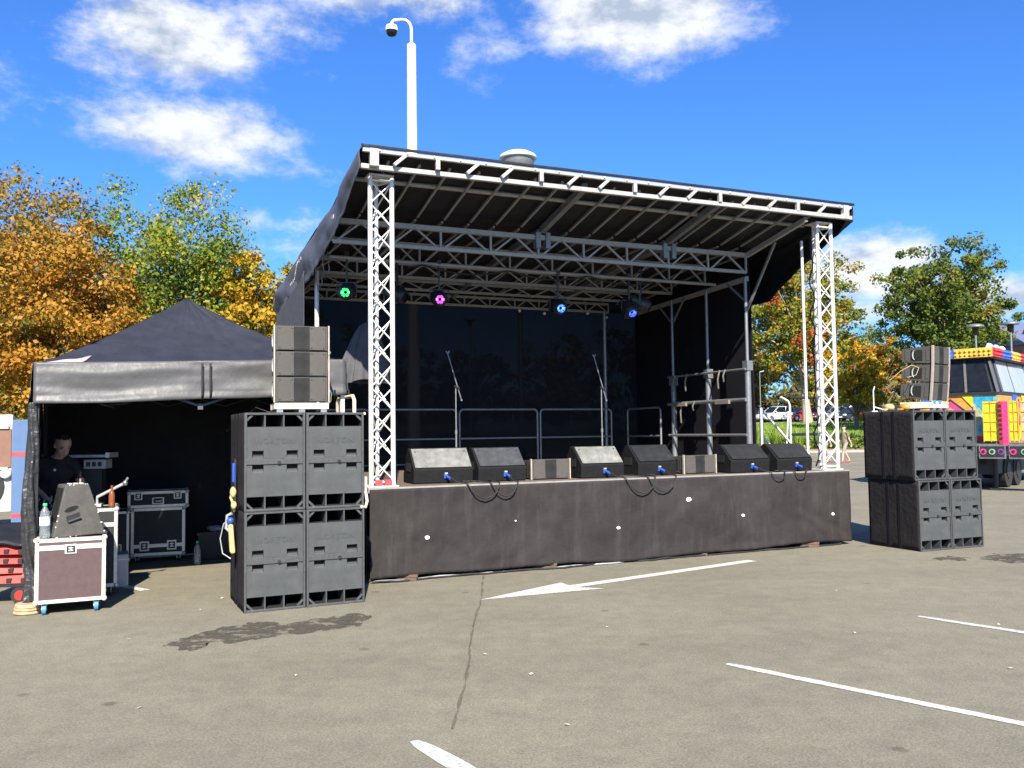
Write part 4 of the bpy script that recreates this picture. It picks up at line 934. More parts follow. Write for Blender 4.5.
# gathered curtain tied back behind the left tower
def gather(s, t):
    a = 2*PI*s; z = 2.38+(3.22-2.38)*t; k = (1-t)**.55*(.34+.02*math.sin(7*a))+.03; wv = 1+.13*math.sin(9*a+t*2)+.06*math.sin(17*a)
    return (.62+k*.95*math.cos(a)*wv+.05*t, 2.6+k*.35*math.sin(a)*wv, z+.03*math.sin(3*a)*(1-t))
b = MB(); b.sheet(gather, 90, 24); b.tube([(.67,2.6,3.2),(.67,2.35,4.02)], .008, 6); b.build('tied_curtain', 'panel_cloth', stage)
# guard rails along the back and the right side
def rail(p0, p1):
    b = MB(); p0 = Vector((*p0, 0)); p1 = Vector((*p1, 0)); d = (p1-p0).normalized(); r = .07
    def q(a, z): p = p0+d*a; return (p.x, p.y, z)
    L_ = (p1-p0).length; zt = DK+1.0
    pts = [q(0, DK)]+[q(0, zt-r)]+[q(r-r*math.cos(x), zt-r+r*math.sin(x)) for x in (PI/8, PI/4, 3*PI/8)]+[q(r, zt), q(L_-r, zt)]+[q(L_-r+r*math.sin(x), zt-r+r*math.cos(x)) for x in (PI/8, PI/4, 3*PI/8)]+[q(L_, zt-r), q(L_, DK)]
    b.tube(pts, .019, 8); b.tube([q(0, DK+.5), q(L_, DK+.5)], .017, 8); b.tube([q(0, DK+.08), q(L_, DK+.08)], .015, 8)
    return b.build('guard_rail', 'galv', stage)
rail((-.05,4.6),(1.22,4.6)); rail((1.28,4.6),(2.74,4.6)); rail((2.80,4.6),(4.28,4.6)); rail((4.34,4.6),(5.80,4.6)); rail((6.12,4.55),(6.12,3.45))
b = MB(); b.tube([(-.02,.55,DK),(-.02,.55,DK+1.0),(-.02,.62,DK+1.05),(-.02,1.35,DK+1.05),(-.02,1.42,DK+1.0),(-.02,1.42,DK)], .022, 8); b.tube([(-.02,.55,DK+.82),(-.12,.30,DK+.62)], .022, 8); b.tube([(-.02,.55,DK+.82),(.06,.38,DK+.84)], .016, 8); b.build('guard_rail', 'cream_steel', stage)
# stair rails at the right side of the deck
b = MB()
u = 7.20
b.tube([(u,2.1,DK),(u,2.1,DK+.95)], .03, 8); b.tube([(u,2.1,DK+.93),(u+.95,2.1,DK+.02)], .022, 8); b.tube([(u+.95,2.1,.1),(u+.95,2.1,DK+.04)], .022, 8); b.tube([(u,2.1,DK+.5),(u+.9,2.1,DK-.4)], .018, 8)
b.build('stair_rail', 'white_paint', stage)
b = MB()
for k in range(4): b.box(u+.05+k*.25, u+.32+k*.25, 2.12, 3.0, DK-.2-k*.22, DK-.17-k*.22)
b.bar((u,2.14,DK-.05),(u+1.02,2.14,.08),.04,.1); b.bar((u,2.98,DK-.05),(u+1.02,2.98,.08),.04,.1); b.build('stairs', 'galv', stage)
# second handrail standing by the steps: white upright with dark bars
b = MB(); b.tube([(8.6,3.0,0),(8.6,3.0,2.06),(8.56,3.0,2.14),(8.40,3.0,2.21)], .021, 8); b.tube([(8.56,3.0,1.95),(8.49,3.0,1.2)], .015, 8); h2 = b.build('stair_rail', 'white_paint', stage)
b = MB()
for z in (2.2, 1.53): b.tube([(8.6,3.0,z),(9.25,3.0,z)], .026, 8)
b.parts('bar', 'black_metal', h2)
# safety chain of small toggles along the back truss
b = MB()
for u, z in ((4.05,3.83),(4.55,3.80),(5.85,3.78),(5.45,3.84)): b.ball((u, 4.80, z), .03, 8, 6)
b.parts('bulkhead_bulb', 'cream_steel', stage)

# ---------------------------------------------------------------- stage lights
def par(label, u, d, z, led, core, tilt, pan=0., lit=True):
    t = thing('stage_light', label, 'stage light', W(u, d, z), SA+pan, 'lamps hung under the canopy')
    b = MB(); b.bar((0,0,.12),(0,0,.52),.025); b.bar((-.13,0,.12),(.13,0,.12),.03,.012); b.bar((-.13,0,.12),(-.13,0,-.04),.012,.03); b.bar((.13,0,.12),(.13,0,-.04),.012,.03); b.box(-.03,.03,-.03,.03,.48,.54); b.build('yoke', 'black_metal', t)
    Rm = Matrix.Rotation(tilt, 4, 'X')
    b = MB(); b.X = Rm; prof = [(.06,.16),(.10,.13),(.115,.02),(.118,-.13),(.118,-.15),(.105,-.15),(.10,-.115)]
    vs = []
    b.X = Rm @ Matrix.Rotation(-PI/2, 4, 'X'); b.lathe([(r, -h) for r, h in prof][::-1], n=24, caps=False)
    b.X = Rm; b.tube([(0,.155,0),(0,.165,0)], .06, 16); body = b.build('can', 'black_metal', t)
    b = MB(); b.X = Rm; b.tube([(0,-.112,0),(0,-.105,0)], .104, 24); b.build('lens', 'void_black', t)
    if lit:
        b = MB(); b.X = Rm
        for (n, r) in ((6,.042),(12,.080)):
            for k in range(n):
                a = 2*PI*(k+.25*(r > .06))/n; p = (r*math.cos(a), -.121, r*math.sin(a)); b.mi = 1 if (k % 3 == 0 and r < .06) else 0; b.ball(p, .0205 if r > .06 else .021, 8, 5, (1,.5,1))
        b.build('led_array', [led, core], t)
    return t
par('round stage lamp glowing green at the left of the lighting bar', .25, 2.05, 3.56, 'led_green', 'led_lime', R(14), R(-22))
par('round stage lamp glowing magenta right of the left truss tower', 1.56, 2.05, 3.53, 'led_magenta', 'led_pink', R(14), R(-14))
par('round stage lamp glowing pale blue in the middle of the lighting bar', 3.43, 2.05, 3.50, 'led_blue', 'led_white', R(18), R(-8))
par('round stage lamp glowing deep blue at the right, tilted steeply down', 4.66, 2.05, 3.53, 'led_deepblue', 'led_blue', R(38), R(-4))
par('unlit black stage lamp close behind the left truss tower', .95, 2.05, 3.56, None, None, R(25), R(30), False)
par('unlit black stage lamp hung beside the deep blue lamp', 4.90, 2.08, 3.62, None, None, R(30), R(50), False)
# cable looped along the lighting bar
b = MB(); pts = []
for k in range(60):
    u = 1.1+k*.068; pts.append((*W(u, 2.0)[:2], 3.98-.09*abs(math.sin(u*2.4))))
b.tube(pts, .013, 6); tag(b.build('lighting_cable', 'rubber_black'), 'black cable looped along the lighting bar under the canopy', 'cable')

# ---------------------------------------------------------------- monitors along the deck front
def wedge(label, u, d, yaw, w, h, grille, dep=.50, cable=True):
    t = thing('stage_monitor', label, 'floor monitor', W(u, d, DK+.006), SA+yaw, 'wedge monitors along the stage front')
    k = .165; pf = [(0,0),(dep,0),(dep,.10),(.30,h),(.22,h),(-.015,k)]
    b = MB(); b.prism(pf, lambda a, c, x: (x, a, c), 0, w); b.build('cabinet', 'wedge_body', t, bevel=.010)
    b = MB(); n = Vector((0, -(h-k), .235)).normalized(); a0 = Vector((0,-.012,k+.012)); a1 = Vector((0,.214,h-.008))
    def P(x, v, o): p = a0.lerp(a1, v)+n*o; return (x, p.y, p.z)
    b.hexa([P(.02,.02,.002),P(w-.02,.02,.002),P(w-.02,.97,.002),P(.02,.97,.002)], [P(.02,.02,.014),P(w-.02,.02,.014),P(w-.02,.97,.014),P(.02,.97,.014)]); g = b.build('grille', grille, t, bevel=.004)
    b = MB()
    for x in (.06, w-.06):
        for v in (.8,): b.ball(P(x, v, .014), .010, 8, 5)
    b.parts('screw', 'black_metal', g)
    for x in (0.0, w):
        b = MB(); s = -1 if x == 0 else 1; b.box(min(x, x+s*.006), max(x, x+s*.006), .14, .32, .14, .24); b.build('side_handle', 'void_black', t)
    return t
def plug(t, x, z, k=0):
    b = MB(); b.box(x-.022, x+.022, -.026, .0, z-.03, z+.022); b.tube([(x, -.018, z), (x+.014, -.055, z-.01)], .013, 10); b.mi = 1; b.tube([(x+.012, -.05, z-.01), (x+.03, -.095, z-.03)], .017, 10); b.mi = 2; b.box(x-.014, x+.02, -.032, -.008, z+.022, z+.038); b.build('connector', ['plastic_blue','plastic_blue','case_edge'], t)
MON = [('wide dusty pale wedge monitor nearest the left truss tower',.66,.44,R(-3),.74,.415,'grille_dusty'),
       ('dark grey wedge monitor, second from the left truss tower',1.46,.38,R(0),.64,.41,'grille_mid'),
       ('pale dusty wedge monitor right of the first small fill speaker',2.83,.30,R(0),.63,.40,'grille_dusty'),
       ('black wedge monitor left of the second small fill speaker',3.70,.34,R(3),.62,.40,'grille_black'),
       ('black wedge monitor right of the second small fill speaker',5.10,.22,R(0),.66,.385,'grille_black'),
       ('black wedge monitor nearest the right truss tower',5.83,.14,R(2),.64,.38,'grille_black')]
for i, (lab, u, d, yaw, w, h, g) in enumerate(MON):
    t = wedge(lab, u, d, yaw, w, h, g); plug(t, w*(.53 if i != 1 else .55), .085)
    x = w*.55; b = MB()
    # fall from the plug, loop over the deck edge and return under the cabinet
    sgn = 1 if i % 2 == 0 else -1
    u0 = u+x+.03; dr = (.30,.26,.36,.34,.10,.06)[i]; lp = (.36,.30,.40,.38,.2,.16)[i]
    pts = [(u0, d-.11, .06), (u0+.02*sgn, d-.20, .02), (u0+.05*sgn, -.06, .012), (u0+.08*sgn, -.085, -.04)]
    pts += [(u0+.08*sgn+lp*q*sgn, -.115, -.04-dr*.42*math.sin(PI*q)**.8) for q in (.15,.3,.5,.7,.85)]
    pts += [(u0+(.08+lp)*sgn, -.085, -.03), (u0+(.10+lp)*sgn, -.05, .012), (u0+(.14+lp)*sgn, max(.0, d-.06), .014), (u0+(.30+lp)*sgn, max(.0, d-.04), .014)]
    pts = [(*W(a, c)[:2], DK+.006+z) for a, c, z in pts]
    b.tube(pts, .0085, 6); tag(b.build('speaker_cable', 'rubber_black'), ['black speaker cable looping over the deck edge below the monitor nearest the left tower','black speaker cable looping below the second monitor from the left tower','black speaker cable looping below the pale monitor at the middle','black speaker cable looping below the monitor left of the second fill speaker','short black cable at the foot of the monitor right of the second fill speaker','short black cable at the foot of the monitor nearest the right tower'][i], 'cable', 'speaker cables on the stage edge')

# ---------------------------------------------------------------- line array cabinets
LW, LH, LD = .53, .252, .44
def array_box(label, group):
    t = thing('array_speaker', label, 'speaker', (0,0,0), 0, group)
    pf = [(0,0),(LD,.03),(LD,LH-.034),(0,LH-.004)]
    b = MB(); b.prism(pf, lambda a, c, x: (x, a, c), .012, LW-.012); b.build('cabinet', 'array_grey', t, bevel=.004)
    b = MB(); b.box(.19, LW-.19, -.006, .0, .008, LH-.012); b.build('grille', 'grille_dark', t)
    for x0, x1 in ((.03,.188),(LW-.188,LW-.03)):
        b = MB(); b.box(x0, x1, -.012, 0, .006, LH-.010); o = b.build('front_wing', 'array_grey', t, bevel=.004)
        b = MB()
        for z in (.025, LH-.03):
            for x in (x0+.02, x1-.02): b.ball((x, -.013, z), .006, 6, 4)
        b.parts('screw', 'black_metal', o)
    for s, x in ((-1, 0), (1, LW)):
        b = MB(); b.box(x-.010 if s < 0 else x-.006, x+.006 if s < 0 else x+.010, -.016, .02, -.006, LH+.002); b.build('rigging_rail', 'rail_tan', t, bevel=.003)
        xf = .0118 if s < 0 else LW-.0118
        b = MB(); b.box(min(xf, xf+s*.004), max(xf, xf+s*.004), .15, .31, .045, LH-.055); o = b.build('side_recess', 'void_black', t)
        b = MB(); pts = [(xf+s*.006, .255+.03*math.cos(a), LH/2+.066*math.sin(a)) for a in [-PI/2+PI*k/8 for k in range(9)]]; b.tube(pts, [.003+.009*math.sin(PI*k/8) for k in range(9)], 6); b.build('handle', 'case_grey', o)
        b = MB()
        for y in (.08, .37): b.box(min(xf, xf+s*.006), max(xf, xf+s*.006), y-.02, y+.02, LH*.2, LH*.8)
        b.parts('side_plate', 'wedge_worn', t)
    return t
box0 = array_box('pale grey array box used as fill speaker between second and third monitors', 'array boxes laid on the stage front')
box0.location = W(2.19, .42, DK+.008); box0.rotation_euler = (0,0,SA-R(2))
b_ = copy_thing(box0, 'pale grey array box used as fill speaker beside the fourth monitor', W(4.46, .40, DK+.008), SA+R(1))
def stack_array(base, yaw, side, tilts):
    p = Vector(base); rz = Matrix.Rotation(yaw, 4, 'Z'); z = 0; y = 0
    for k, tl in enumerate(tilts):
        c = copy_thing(box0, 'grey %s array box of the three on the %s sub stack' % (['lowest','middle','topmost'][k], side), tuple(p+rz @ Vector((0, y, z))), rot=(tl, 0, yaw)); c['group'] = 'array boxes on the sub stacks'
        z += (LH+.006)*math.cos(tl); y -= (LH+.006)*math.sin(tl)
stack_array((-2.355,8.735,1.972), R(20), 'left', (0.01, 0.0, -.02))
stack_array((5.80,12.22,2.00), R(42), 'right', (R(6), R(4.5), R(2)))
def bumper(label, base, yaw, h, blue=False):
    t = thing('array_bumper', label, 'speaker base', base, yaw, 'base frames under the array boxes')
    b = MB(); b.box(0, LW, -.02, .03, .035, h-.004); b.box(0, LW, LD-.06, LD-.01, .035, h-.004); b.box(0, .04, .03, LD-.06, .035, h-.004); b.box(LW-.04, LW, .03, LD-.06, .035, h-.004); b.build('frame', 'cream_steel', t, bevel=.004)
    b = MB()
    for x in (.05, LW/2, LW-.05):
        for y in (.0, LD-.04): b.box(x-.03, x+.03, y-.02, y+.03, .0, .033)
    b.parts('foot', 'galv', t)
    if blue:
        b = MB(); b.box(.02,.10,-.03,-.005,h-.03,h+.012); b.box(.19,.28,-.03,-.005,h-.03,h+.012); b.mi = 1; b.box(.36,.52,-.03,-.005,h-.035,h-.005); b.parts('strap_buckle', ['rubber_blue','plastic_yellow'], t)
    return t
bumper('cream steel base under the array beside the tent', (-2.355,8.735,1.866), R(20), .10)
bumper('cream steel base with blue buckles under the right array', (5.80,12.22,1.866), R(42), .13, True)

# ---------------------------------------------------------------- sub bass cabinets
CW, CH, CD = .566, .924, .885
norton = text_mesh('NORTON', .074, .004, .0012)
def sub(label):
    t = thing('sub_cabinet', label, 'sub speaker', (0,0,0), 0, 'stacked sub bass cabinets')
    e = .020
    b = MB(); b.box(0,e,0,CD,0,CH); b.box(CW-e,CW,0,CD,0,CH); b.box(e,CW-e,0,CD,0,e); b.box(e,CW-e,0,CD,CH-e,CH); b.box(e,CW-e,CD-.02,CD,e,CH-e); b.build('cabinet', 'sub_frame', t, bevel=.003)
    b = MB(); b.box(e,CW-e,.40,.42,e,CH-e); b.build('throat', 'void_black', t)
    b = MB()
    for za, zb in ((e+.0005,.134),(.79,CH-e-.0005)):
        b.box(e+.0005,e+.003,.025,.40,za,zb); b.box(CW-e-.003,CW-e-.0005,.025,.40,za,zb)
        b.box(e+.003,CW-e-.003,.03,.40,za,za+.0025); b.box(e+.003,CW-e-.003,.03,.40,zb-.0025,zb)
    b.parts('slot_shade', 'void_black', t)  # thin black sheets added to paint shade into the slots
    b = MB()
    for x in (CW*.335, CW*.645): b.box(x-.006,x+.006,.008,.40,e,.134); b.box(x-.006,x+.006,.008,.40,.79,CH-e)
    b.parts('slot_divider', 'sub_paint', t)
    y0, y1 = .010, .055; hx = ((.072,.178),(.392,.498))
    for nm, za, zb, up in (('upper',.49,.79,1),('lower',.134,.434,-1)):
        b = MB(); zc = (za, za+.075) if up > 0 else (zb-.075, zb)
        zr = (za+.075, zb) if up > 0 else (za, zb-.075)
        b.box(e+.001,CW-e-.001,y0,y1,*zr)
        xs = [e+.001, hx[0][0], hx[0][1], hx[1][0], hx[1][1], CW-e-.001]
        for k in (0, 2, 4): b.box(xs[k], xs[k+1], y0, y1, *zc)
        p = b.build('baffle', 'sub_paint', t)
        b = MB()
        for x0, x1 in hx:
            zz = zc
            b.box(x0, x1, y1-.004, y1+.01, *zz); 
        b.parts('handle_pocket', 'void_black', p)
        b = MB()
        for x0, x1 in hx: b.hexa([(x0+.002,y0+.006,zc[0]),(x1-.002,y0+.006,zc[0]),(x1-.002,y1-.005,zc[0]),(x0+.002,y1-.005,zc[0])], [(x0+.002,y0+.010,zc[0]+.012),(x1-.002,y0+.010,zc[0]+.012),(x1-.002,y1-.005,zc[0]+.03),(x0+.002,y1-.005,zc[0]+.03)])
        b.parts('handle', 'sub_paint', p)
        if up > 0:
            o = bpy.data.objects.new('lettering', norton); COL.objects.link(o); o.parent = p; o.location = (CW/2, y0-.001, .655); o.rotation_euler = (PI/2, 0, 0)
            if not norton.materials: norton.materials.append(M('sub_paint'))
    b = MB(); b.box(e, CW-e, -.002, .05, .4355, .4885); b.build('centre_bar', 'sub_frame', t, bevel=.003)
    b = MB(); b.tube([(CW*.565,-.014,.452),(CW*.565,.0,.452)], .016, 12); b.build('knob', 'black_plastic', t)
    b = MB(); k = .055
    for (x, sx) in ((e, 1), (CW-e, -1)):
        for (z, sz) in ((e, 1), (CH-e, -1)): b.bar((x, .02, z+sz*k), (x+sx*k, .02, z), .014, .02)
    b.parts('corner_brace', 'sub_frame', t)
    # padded cloth cover over the sides
    b = MB()
    for x, s in ((0, -1), (CW, 1)):
        b.sheet(lambda u, v, x=x, s=s: (x+s*(.0025+.004*abs(nz(u*4, v*3, s))*(1 if .03 < u < .97 else 0)), .012+(CD-.012)*u, .004+(CH-.008)*v), 22, 14)
    b.parts('cover', 'sub_cover', t, solid=.002)
    b = MB()
    for x, s in ((0, -1), (CW, 1)):
        for y in (.34, .53): b.box(min(x, x+s*.0105), max(x, x+s*.0105), y-.022, y+.022, .003, CH-.003)
    b.parts('seam_strap', 'curtain_cloth', t)
    return t
LX, LY, LA = -2.511, 8.255, .4428; RX, RY, RA = 5.341, 11.696, .3898
def place(x, y, a, k, dy=0.): return (x+k*math.cos(a)-dy*math.sin(a), y+k*math.sin(a)+dy*math.cos(a))
first = None
for (x, y, a, nm) in ((LX, LY, LA, 'left stack beside the tent'), (RX, RY, RA, 'right stack near the ride')):
    for row in (0, 1):
        for c in (0, 1):
            p = place(x, y, a, .007+c*.578+(-.022*row if nm[0] == 'r' else 0), (.0, .012)[row] if nm[0] == 'l' else .03*row)
            lab = 'black sub bass cabinet, %s %s of the %s' % (['lower','upper'][row], [['tent side','stage side'],['stage side','ride side']][nm[0] == 'r'][c], nm)
            loc = (p[0], p[1], .003+row*(CH+.006))
            if first is None: first = sub(lab); first.location = loc; first.rotation_euler = (0,0,a)
            else: copy_thing(first, lab, loc, a)
# straps and hanging rigging on the left stack
t = thing('ratchet_strap', 'ratchet strap with blue webbing and a yellow hook block hung on the left subs', 'strap', place(LX, LY, LA, -.02, .32)+(0,), LA)
b = MB(); b.box(-.022,-.008,-.02,.02,.95,1.42); b.build('webbing', 'rubber_black', t)
b = MB(); b.box(-.04,-.01,-.02,.02,1.20,1.38); b.build('blue_webbing', 'plastic_blue', t)
b = MB(); b.ball((-.03,0,1.10),.045,10,8,(.7,1,1.2)); b.ball((-.03,-.05,.98),.04,10,8,(.7,1,1)); b.tube([(-.03,0,1.15),(-.05,.02,1.05),(-.03,-.04,.98),(-.02,-.02,.92)], .014, 6); b.build('buckle', 'plastic_yellow', t)
b = MB(); b.hexa([(-.06,-.05,.52),(-.01,-.05,.52),(-.01,.03,.52),(-.06,.03,.52)], [(-.075,-.03,.80),(-.03,-.03,.80),(-.03,.05,.80),(-.075,.05,.80)]); b.build('hook_block', 'plastic_yellow', t, bevel=.02)
b = MB(); b.tube([(-.05,.0,.86),(-.11,.05,.80),(-.14,.06,.66),(-.12,.04,.52),(-.05,.0,.47)], .006, 6); b.tube([(-.04,0,.9),(-.08,.02,.88),(-.09,.04,.76),(-.05,.02,.72)], .016, 8); b.parts('cable_loop', 'case_grey', t)
b = MB(); b.ball((-.055,0,.83),.035,10,8); b.build('blue_plug', 'plastic_blue', t)
t = thing('ratchet_strap', 'pale strap end hanging at the stage side of the left subs', 'strap', place(LX, LY, LA, 1.168, .05)+(0,), LA)
b = MB(); b.box(.0,.02,-.02,.02,1.08,1.22); b.tube([(.01,0,1.08),(.02,-.02,.98),(.0,-.03,.92),(-.05,-.05,.93)], .016, 6); b.build('webbing', 'cream_steel', t)
# cables between stacks and arrays
for i, (pts, lab) in enumerate([([(-2.62,9.0,1.93),(-2.45,8.9,1.875),(-2.38,8.95,1.90)], 'thin cable running over the left subs to the array base'),
        ([(-1.86,8.92,2.50),(-1.83,8.90,2.47),(-1.86,8.9,2.43)], 'thin green cable loop beside the middle left array box'),
        ([(-1.86,8.92,2.12),(-1.825,8.9,2.06),(-1.83,8.9,1.98),(-1.87,8.9,1.93)], 'thin green cable loop beside the lowest left array box')]):
    b = MB(); b.tube(pts, .004, 6); tag(b.build('array_cable', ['black_plastic','cable_green','cable_green'][i]), lab, 'cable')
b = MB(); b.tube([(5.30,12.35,2.30),(5.42,12.28,2.42),(5.56,12.24,2.50),(5.64,12.2,2.46),(5.60,12.2,2.36),(5.50,12.25,2.33)], .004, 6); tag(b.build('array_cable', 'plastic_yellow'), 'yellow cable looped on the side of the right array', 'cable')
for k, (x, y, z, m, lab) in enumerate([(5.30,12.42,1.90,'plastic_yellow','folded yellow strap lying on the right subs left of the array'),(5.48,12.33,1.90,'fun_orange','folded orange strap lying on the right subs left of the array')]):
    b = MB(); b.ball((0,0,.05),.07,10,6,(1.0,1.4,.75)); b.bar((-.12,-.1,.02),(.1,.12,.03),.05,.02); tag(b.build('folded_strap', m, None, loc=(x, y, z-.03)), lab, 'strap')
b = MB(); b.tube([(5.12,12.5,1.865),(5.12,12.5,2.16),(5.14,12.5,2.22)], .009, 8); b.box(5.08,5.16,12.46,12.54,1.862,1.875); b.bar((5.13,12.5,1.93),(5.35,12.62,1.88),.015); tag(b.build('rigging_pin', 'white_paint'), 'small white rigging upright on the back corner of the right subs', 'rigging')

# timber pads, cables along the foot of the stage
for k, (x, y) in enumerate([(-1.22,10.03),(.37,10.76),(2.38,11.69),(4.08,12.40)]):
    b = MB(); b.box(-.13,.13,-.12,.12,0,.034); b.box(-.11,.14,-.10,.13,.036,.068); tag(b.build('timber_pad', 'wood_dark', None, bevel=.004, loc=(x, y, .002)), ['worn timber pad under the stage edge nearest the left subs','worn timber pad under the stage by the arrow shaft','worn timber pad under the stage past the arrow tail','worn timber pad under the stage near its right corner'][k], 'timber pad', 'timber pads under the stage edge')
for k, (m, off, lab) in enumerate([('rubber_black', .0, 'black power cable lying along the foot of the stage'), ('case_grey', .03, 'grey cable lying beside the black one along the foot of the stage'), ('rubber_black', .07, 'second black cable winding along the foot of the stage')]):
    b = MB(); pts = []
    for i in range(70):
        u = .02+i*(.098 if k == 0 else .055); pts.append((*W(u, -.03+off-.11*max(0, nz(u*1.5, k*5.))-.05*abs(nz(u*4, k+9.)))[:2], .013+.02*max(0, nz(u*3., k))))
    b.tube(pts, .011, 6); tag(b.build('power_cable', m), lab, 'cable', 'cables along the foot of the stage')

# microphone stands
def mic_stand(label, u, d, flip):
    t = thing('microphone_stand', label, 'microphone stand', W(u, d, DK), SA, 'microphone stands on the deck')
    b = MB(); b.tube([(0,0,.10),(0,0,.62)], .014, 8); b.tube([(0,0,.6),(0,0,1.27)], .010, 8); b.tube([(0,0,.58),(0,0,.64)], .02, 8); b.build('pole', 'galv', t)
    for k in range(3):
        a = 2*PI*k/3+.5; b = MB(); b.tube([(0,0,.14),(.32*math.cos(a), .32*math.sin(a), .012)], .010, 6); b.ball((.32*math.cos(a), .32*math.sin(a), .014), .014, 8, 5); b.build('leg', 'black_metal', t)
    b = MB(); b.tube([(-.12,0,1.76),(.085,0,1.09)], .0095, 8); b.tube([(.085,0,1.09),(.09,0,1.07)], .016, 8); b.build('boom', 'galv', t)
    b = MB(); b.ball((.03,0,1.27),.026,8,6); b.bar((-.03,-.02,1.29),(.05,-.02,1.25),.02); b.build('clutch', 'black_metal', t)
    b = MB(); b.bar((-.12,0,1.755),(-.145,0,1.80),.014); b.bar((-.12,0,1.755),(-.095,0,1.805),.014); b.build('mic_clip', 'galv', t)
    return t
mic_stand('silver boom microphone stand behind the two left monitors', 1.98, 2.55, 1)
mic_stand('silver boom microphone stand beside the back post at centre right', 4.40, 2.5, 1)

# ================================================================ TENT
TA = math.atan2(1.36, 2.72); TW, TD = 3.05, 3.5; TX, TY = -4.58, 8.43
tent = thing('gazebo_tent', 'black pop up gazebo tent with grey valance and dark side walls', 'tent', (TX, TY, 0), TA)
ez = lambda a: 2.335+.035*a
PA, PB, PZ = 1.55, 1.55, 3.30
def top_pt(side, s, t):
    c = [(0,0),(TW,0),(TW,TD),(0,TD)]; p = c[side]; q = c[(side+1) % 4]
    a = p[0]+(q[0]-p[0])*s; bb = p[1]+(q[1]-p[1])*s
    x = a+(PA-a)*t; y = bb+(PB-bb)*t; zb = ez(x)
    z = zb+(PZ-zb)*(.82*t+.18*t**2.6)-.05*math.sin(PI*t)*(4*s*(1-s))
    wr = .022*nz(x*1.5+s*6, y*1.5+t*16, side)*(1-t)+.014*nz(s*22, t*5, side+4)+.010*nz(s*40+t*9, t*3, side+7)*t
    return (x, y, z+wr)
b = MB()
for side in range(4): b.sheet(lambda s, t, side=side: top_pt(side, s, t*.995), 44, 26)
b.build('canopy', 'tent_top', tent, solid=.003)
def val(side):
    c = [(0,0),(TW,0),(TW,TD),(0,TD)]; p = c[side]; q = c[(side+1) % 4]; nrm = [(0,-1),(1,0),(0,1),(-1,0)][side]
    def fn(s, t):
        a = p[0]+(q[0]-p[0])*s; bb = p[1]+(q[1]-p[1])*s; z1 = ez(a)+.035; z0 = z1-.395
        hem = .012 if t < .12 else 0
        sag = math.sin(PI*min(1, s*2 if s < .52 else (s-.52)*2.08))
        o = .012+.020*(1-t)+.016*math.sin((t*2.2+.9*abs(s-.3))*4.2+nz(s*2.2, t, side)*3)*sag+.010*nz(s*6, t*5, side)+hem
        return (a+nrm[0]*o, bb+nrm[1]*o, z0+(z1-z0)*t+(-.012*sag if t < .5 else 0))
    b = MB(); b.sheet(fn, 70, 18); return b.build('valance', 'tent_valance', tent, solid=.003)
v0 = val(0); val(1); val(2); val(3)
b = MB(); 
for a in (1.52, 1.60): b.sheet(lambda s, t, a=a: (a+.022*s, -.056-.01*math.sin(t*6), ez(a)-.35+.355*t), 2, 10)
b.parts('tie_strap', 'tent_wall', v0, solid=.003)
def flap(s, t):
    p = top_pt(0, .004+.115*s, .002+.12*t*s**.8); return (p[0], p[1]-.008, p[2]+.012+.008*nz(s*4, t*4))
b = MB(); b.sheet(flap, 14, 8); b.build('pale_flap', 'tent_pale', tent, solid=.004)
for (a, c) in ((.03,.03),(TW-.03,.03),(TW-.03,TD-.03),(.03,TD-.03)):
    b = MB(); b.box(a-.022, a+.022, c-.022, c+.022, .11 if (a < 1 and c < 1) else .012, ez(a)-.0); b.box(a-.06, a+.06, c-.06, c+.06, .10 if (a < 1 and c < 1) else .0, .115 if (a < 1 and c < 1) else .012); b.build('leg', 'alu_bright' if a > 1 and c < 1 else 'black_metal', tent)
b = MB()
for i in range(4):
    x0 = .05+i*.74; x1 = x0+.74
    for (y) in (.06, TD-.06):
        b.bar((x0,y,2.06 if i % 2 else 2.29),(x1,y,2.29 if i % 2 else 2.06),.026,.014); b.bar((x0,y+.02,2.29 if i % 2 else 2.06),(x1,y+.02,2.06 if i % 2 else 2.29),.026,.014)
b.bar((TW/2-.28,.06,2.05),(TW/2,.06,1.955),.022); b.bar((TW/2+.28,.06,2.05),(TW/2,.06,1.955),.022); b.box(TW/2-.025,TW/2+.025,.04,.09,1.92,1.98); b.parts('scissor_bar', 'roof_cloth_outer', tent)
def tcloth(p0, p1, zb, zt, amp, seed, nrm, bulge=None):
    def fn(s, t):
        x = p0[0]+(p1[0]-p0[0])*s; y = p0[1]+(p1[1]-p0[1])*s; z = zb+(zt-zb)*t; L_ = math.hypot(p1[0]-p0[0], p1[1]-p0[1])*s
        o = amp*(nz(L_*1.7, z*.5, seed)+.5*nz(L_*4+z*1.2, z*.8, seed+2))*(.3+.7*math.sin(PI*min(1,t*1.1+.0)))
        if bulge: o += bulge*math.exp(-((L_-1.15)/.9)**2)*math.sin(PI*t)
        return (x+nrm[0]*o, y+nrm[1]*o, z)
    b = MB(); b.sheet(fn, 60, 30); return b.build('side_wall', 'tent_wall', tent, solid=.003)
tcloth((-.01,.10),(-.01,TD), .012, 2.3, .05, 1., (-1,0), .10); tcloth((0,TD+.01),(TW,TD+.01), .012, 2.33, .06, 2., (0,1)); tcloth((TW+.01,TD),(TW+.01,1.3), .012, 2.36, .05, 3., (1,0))
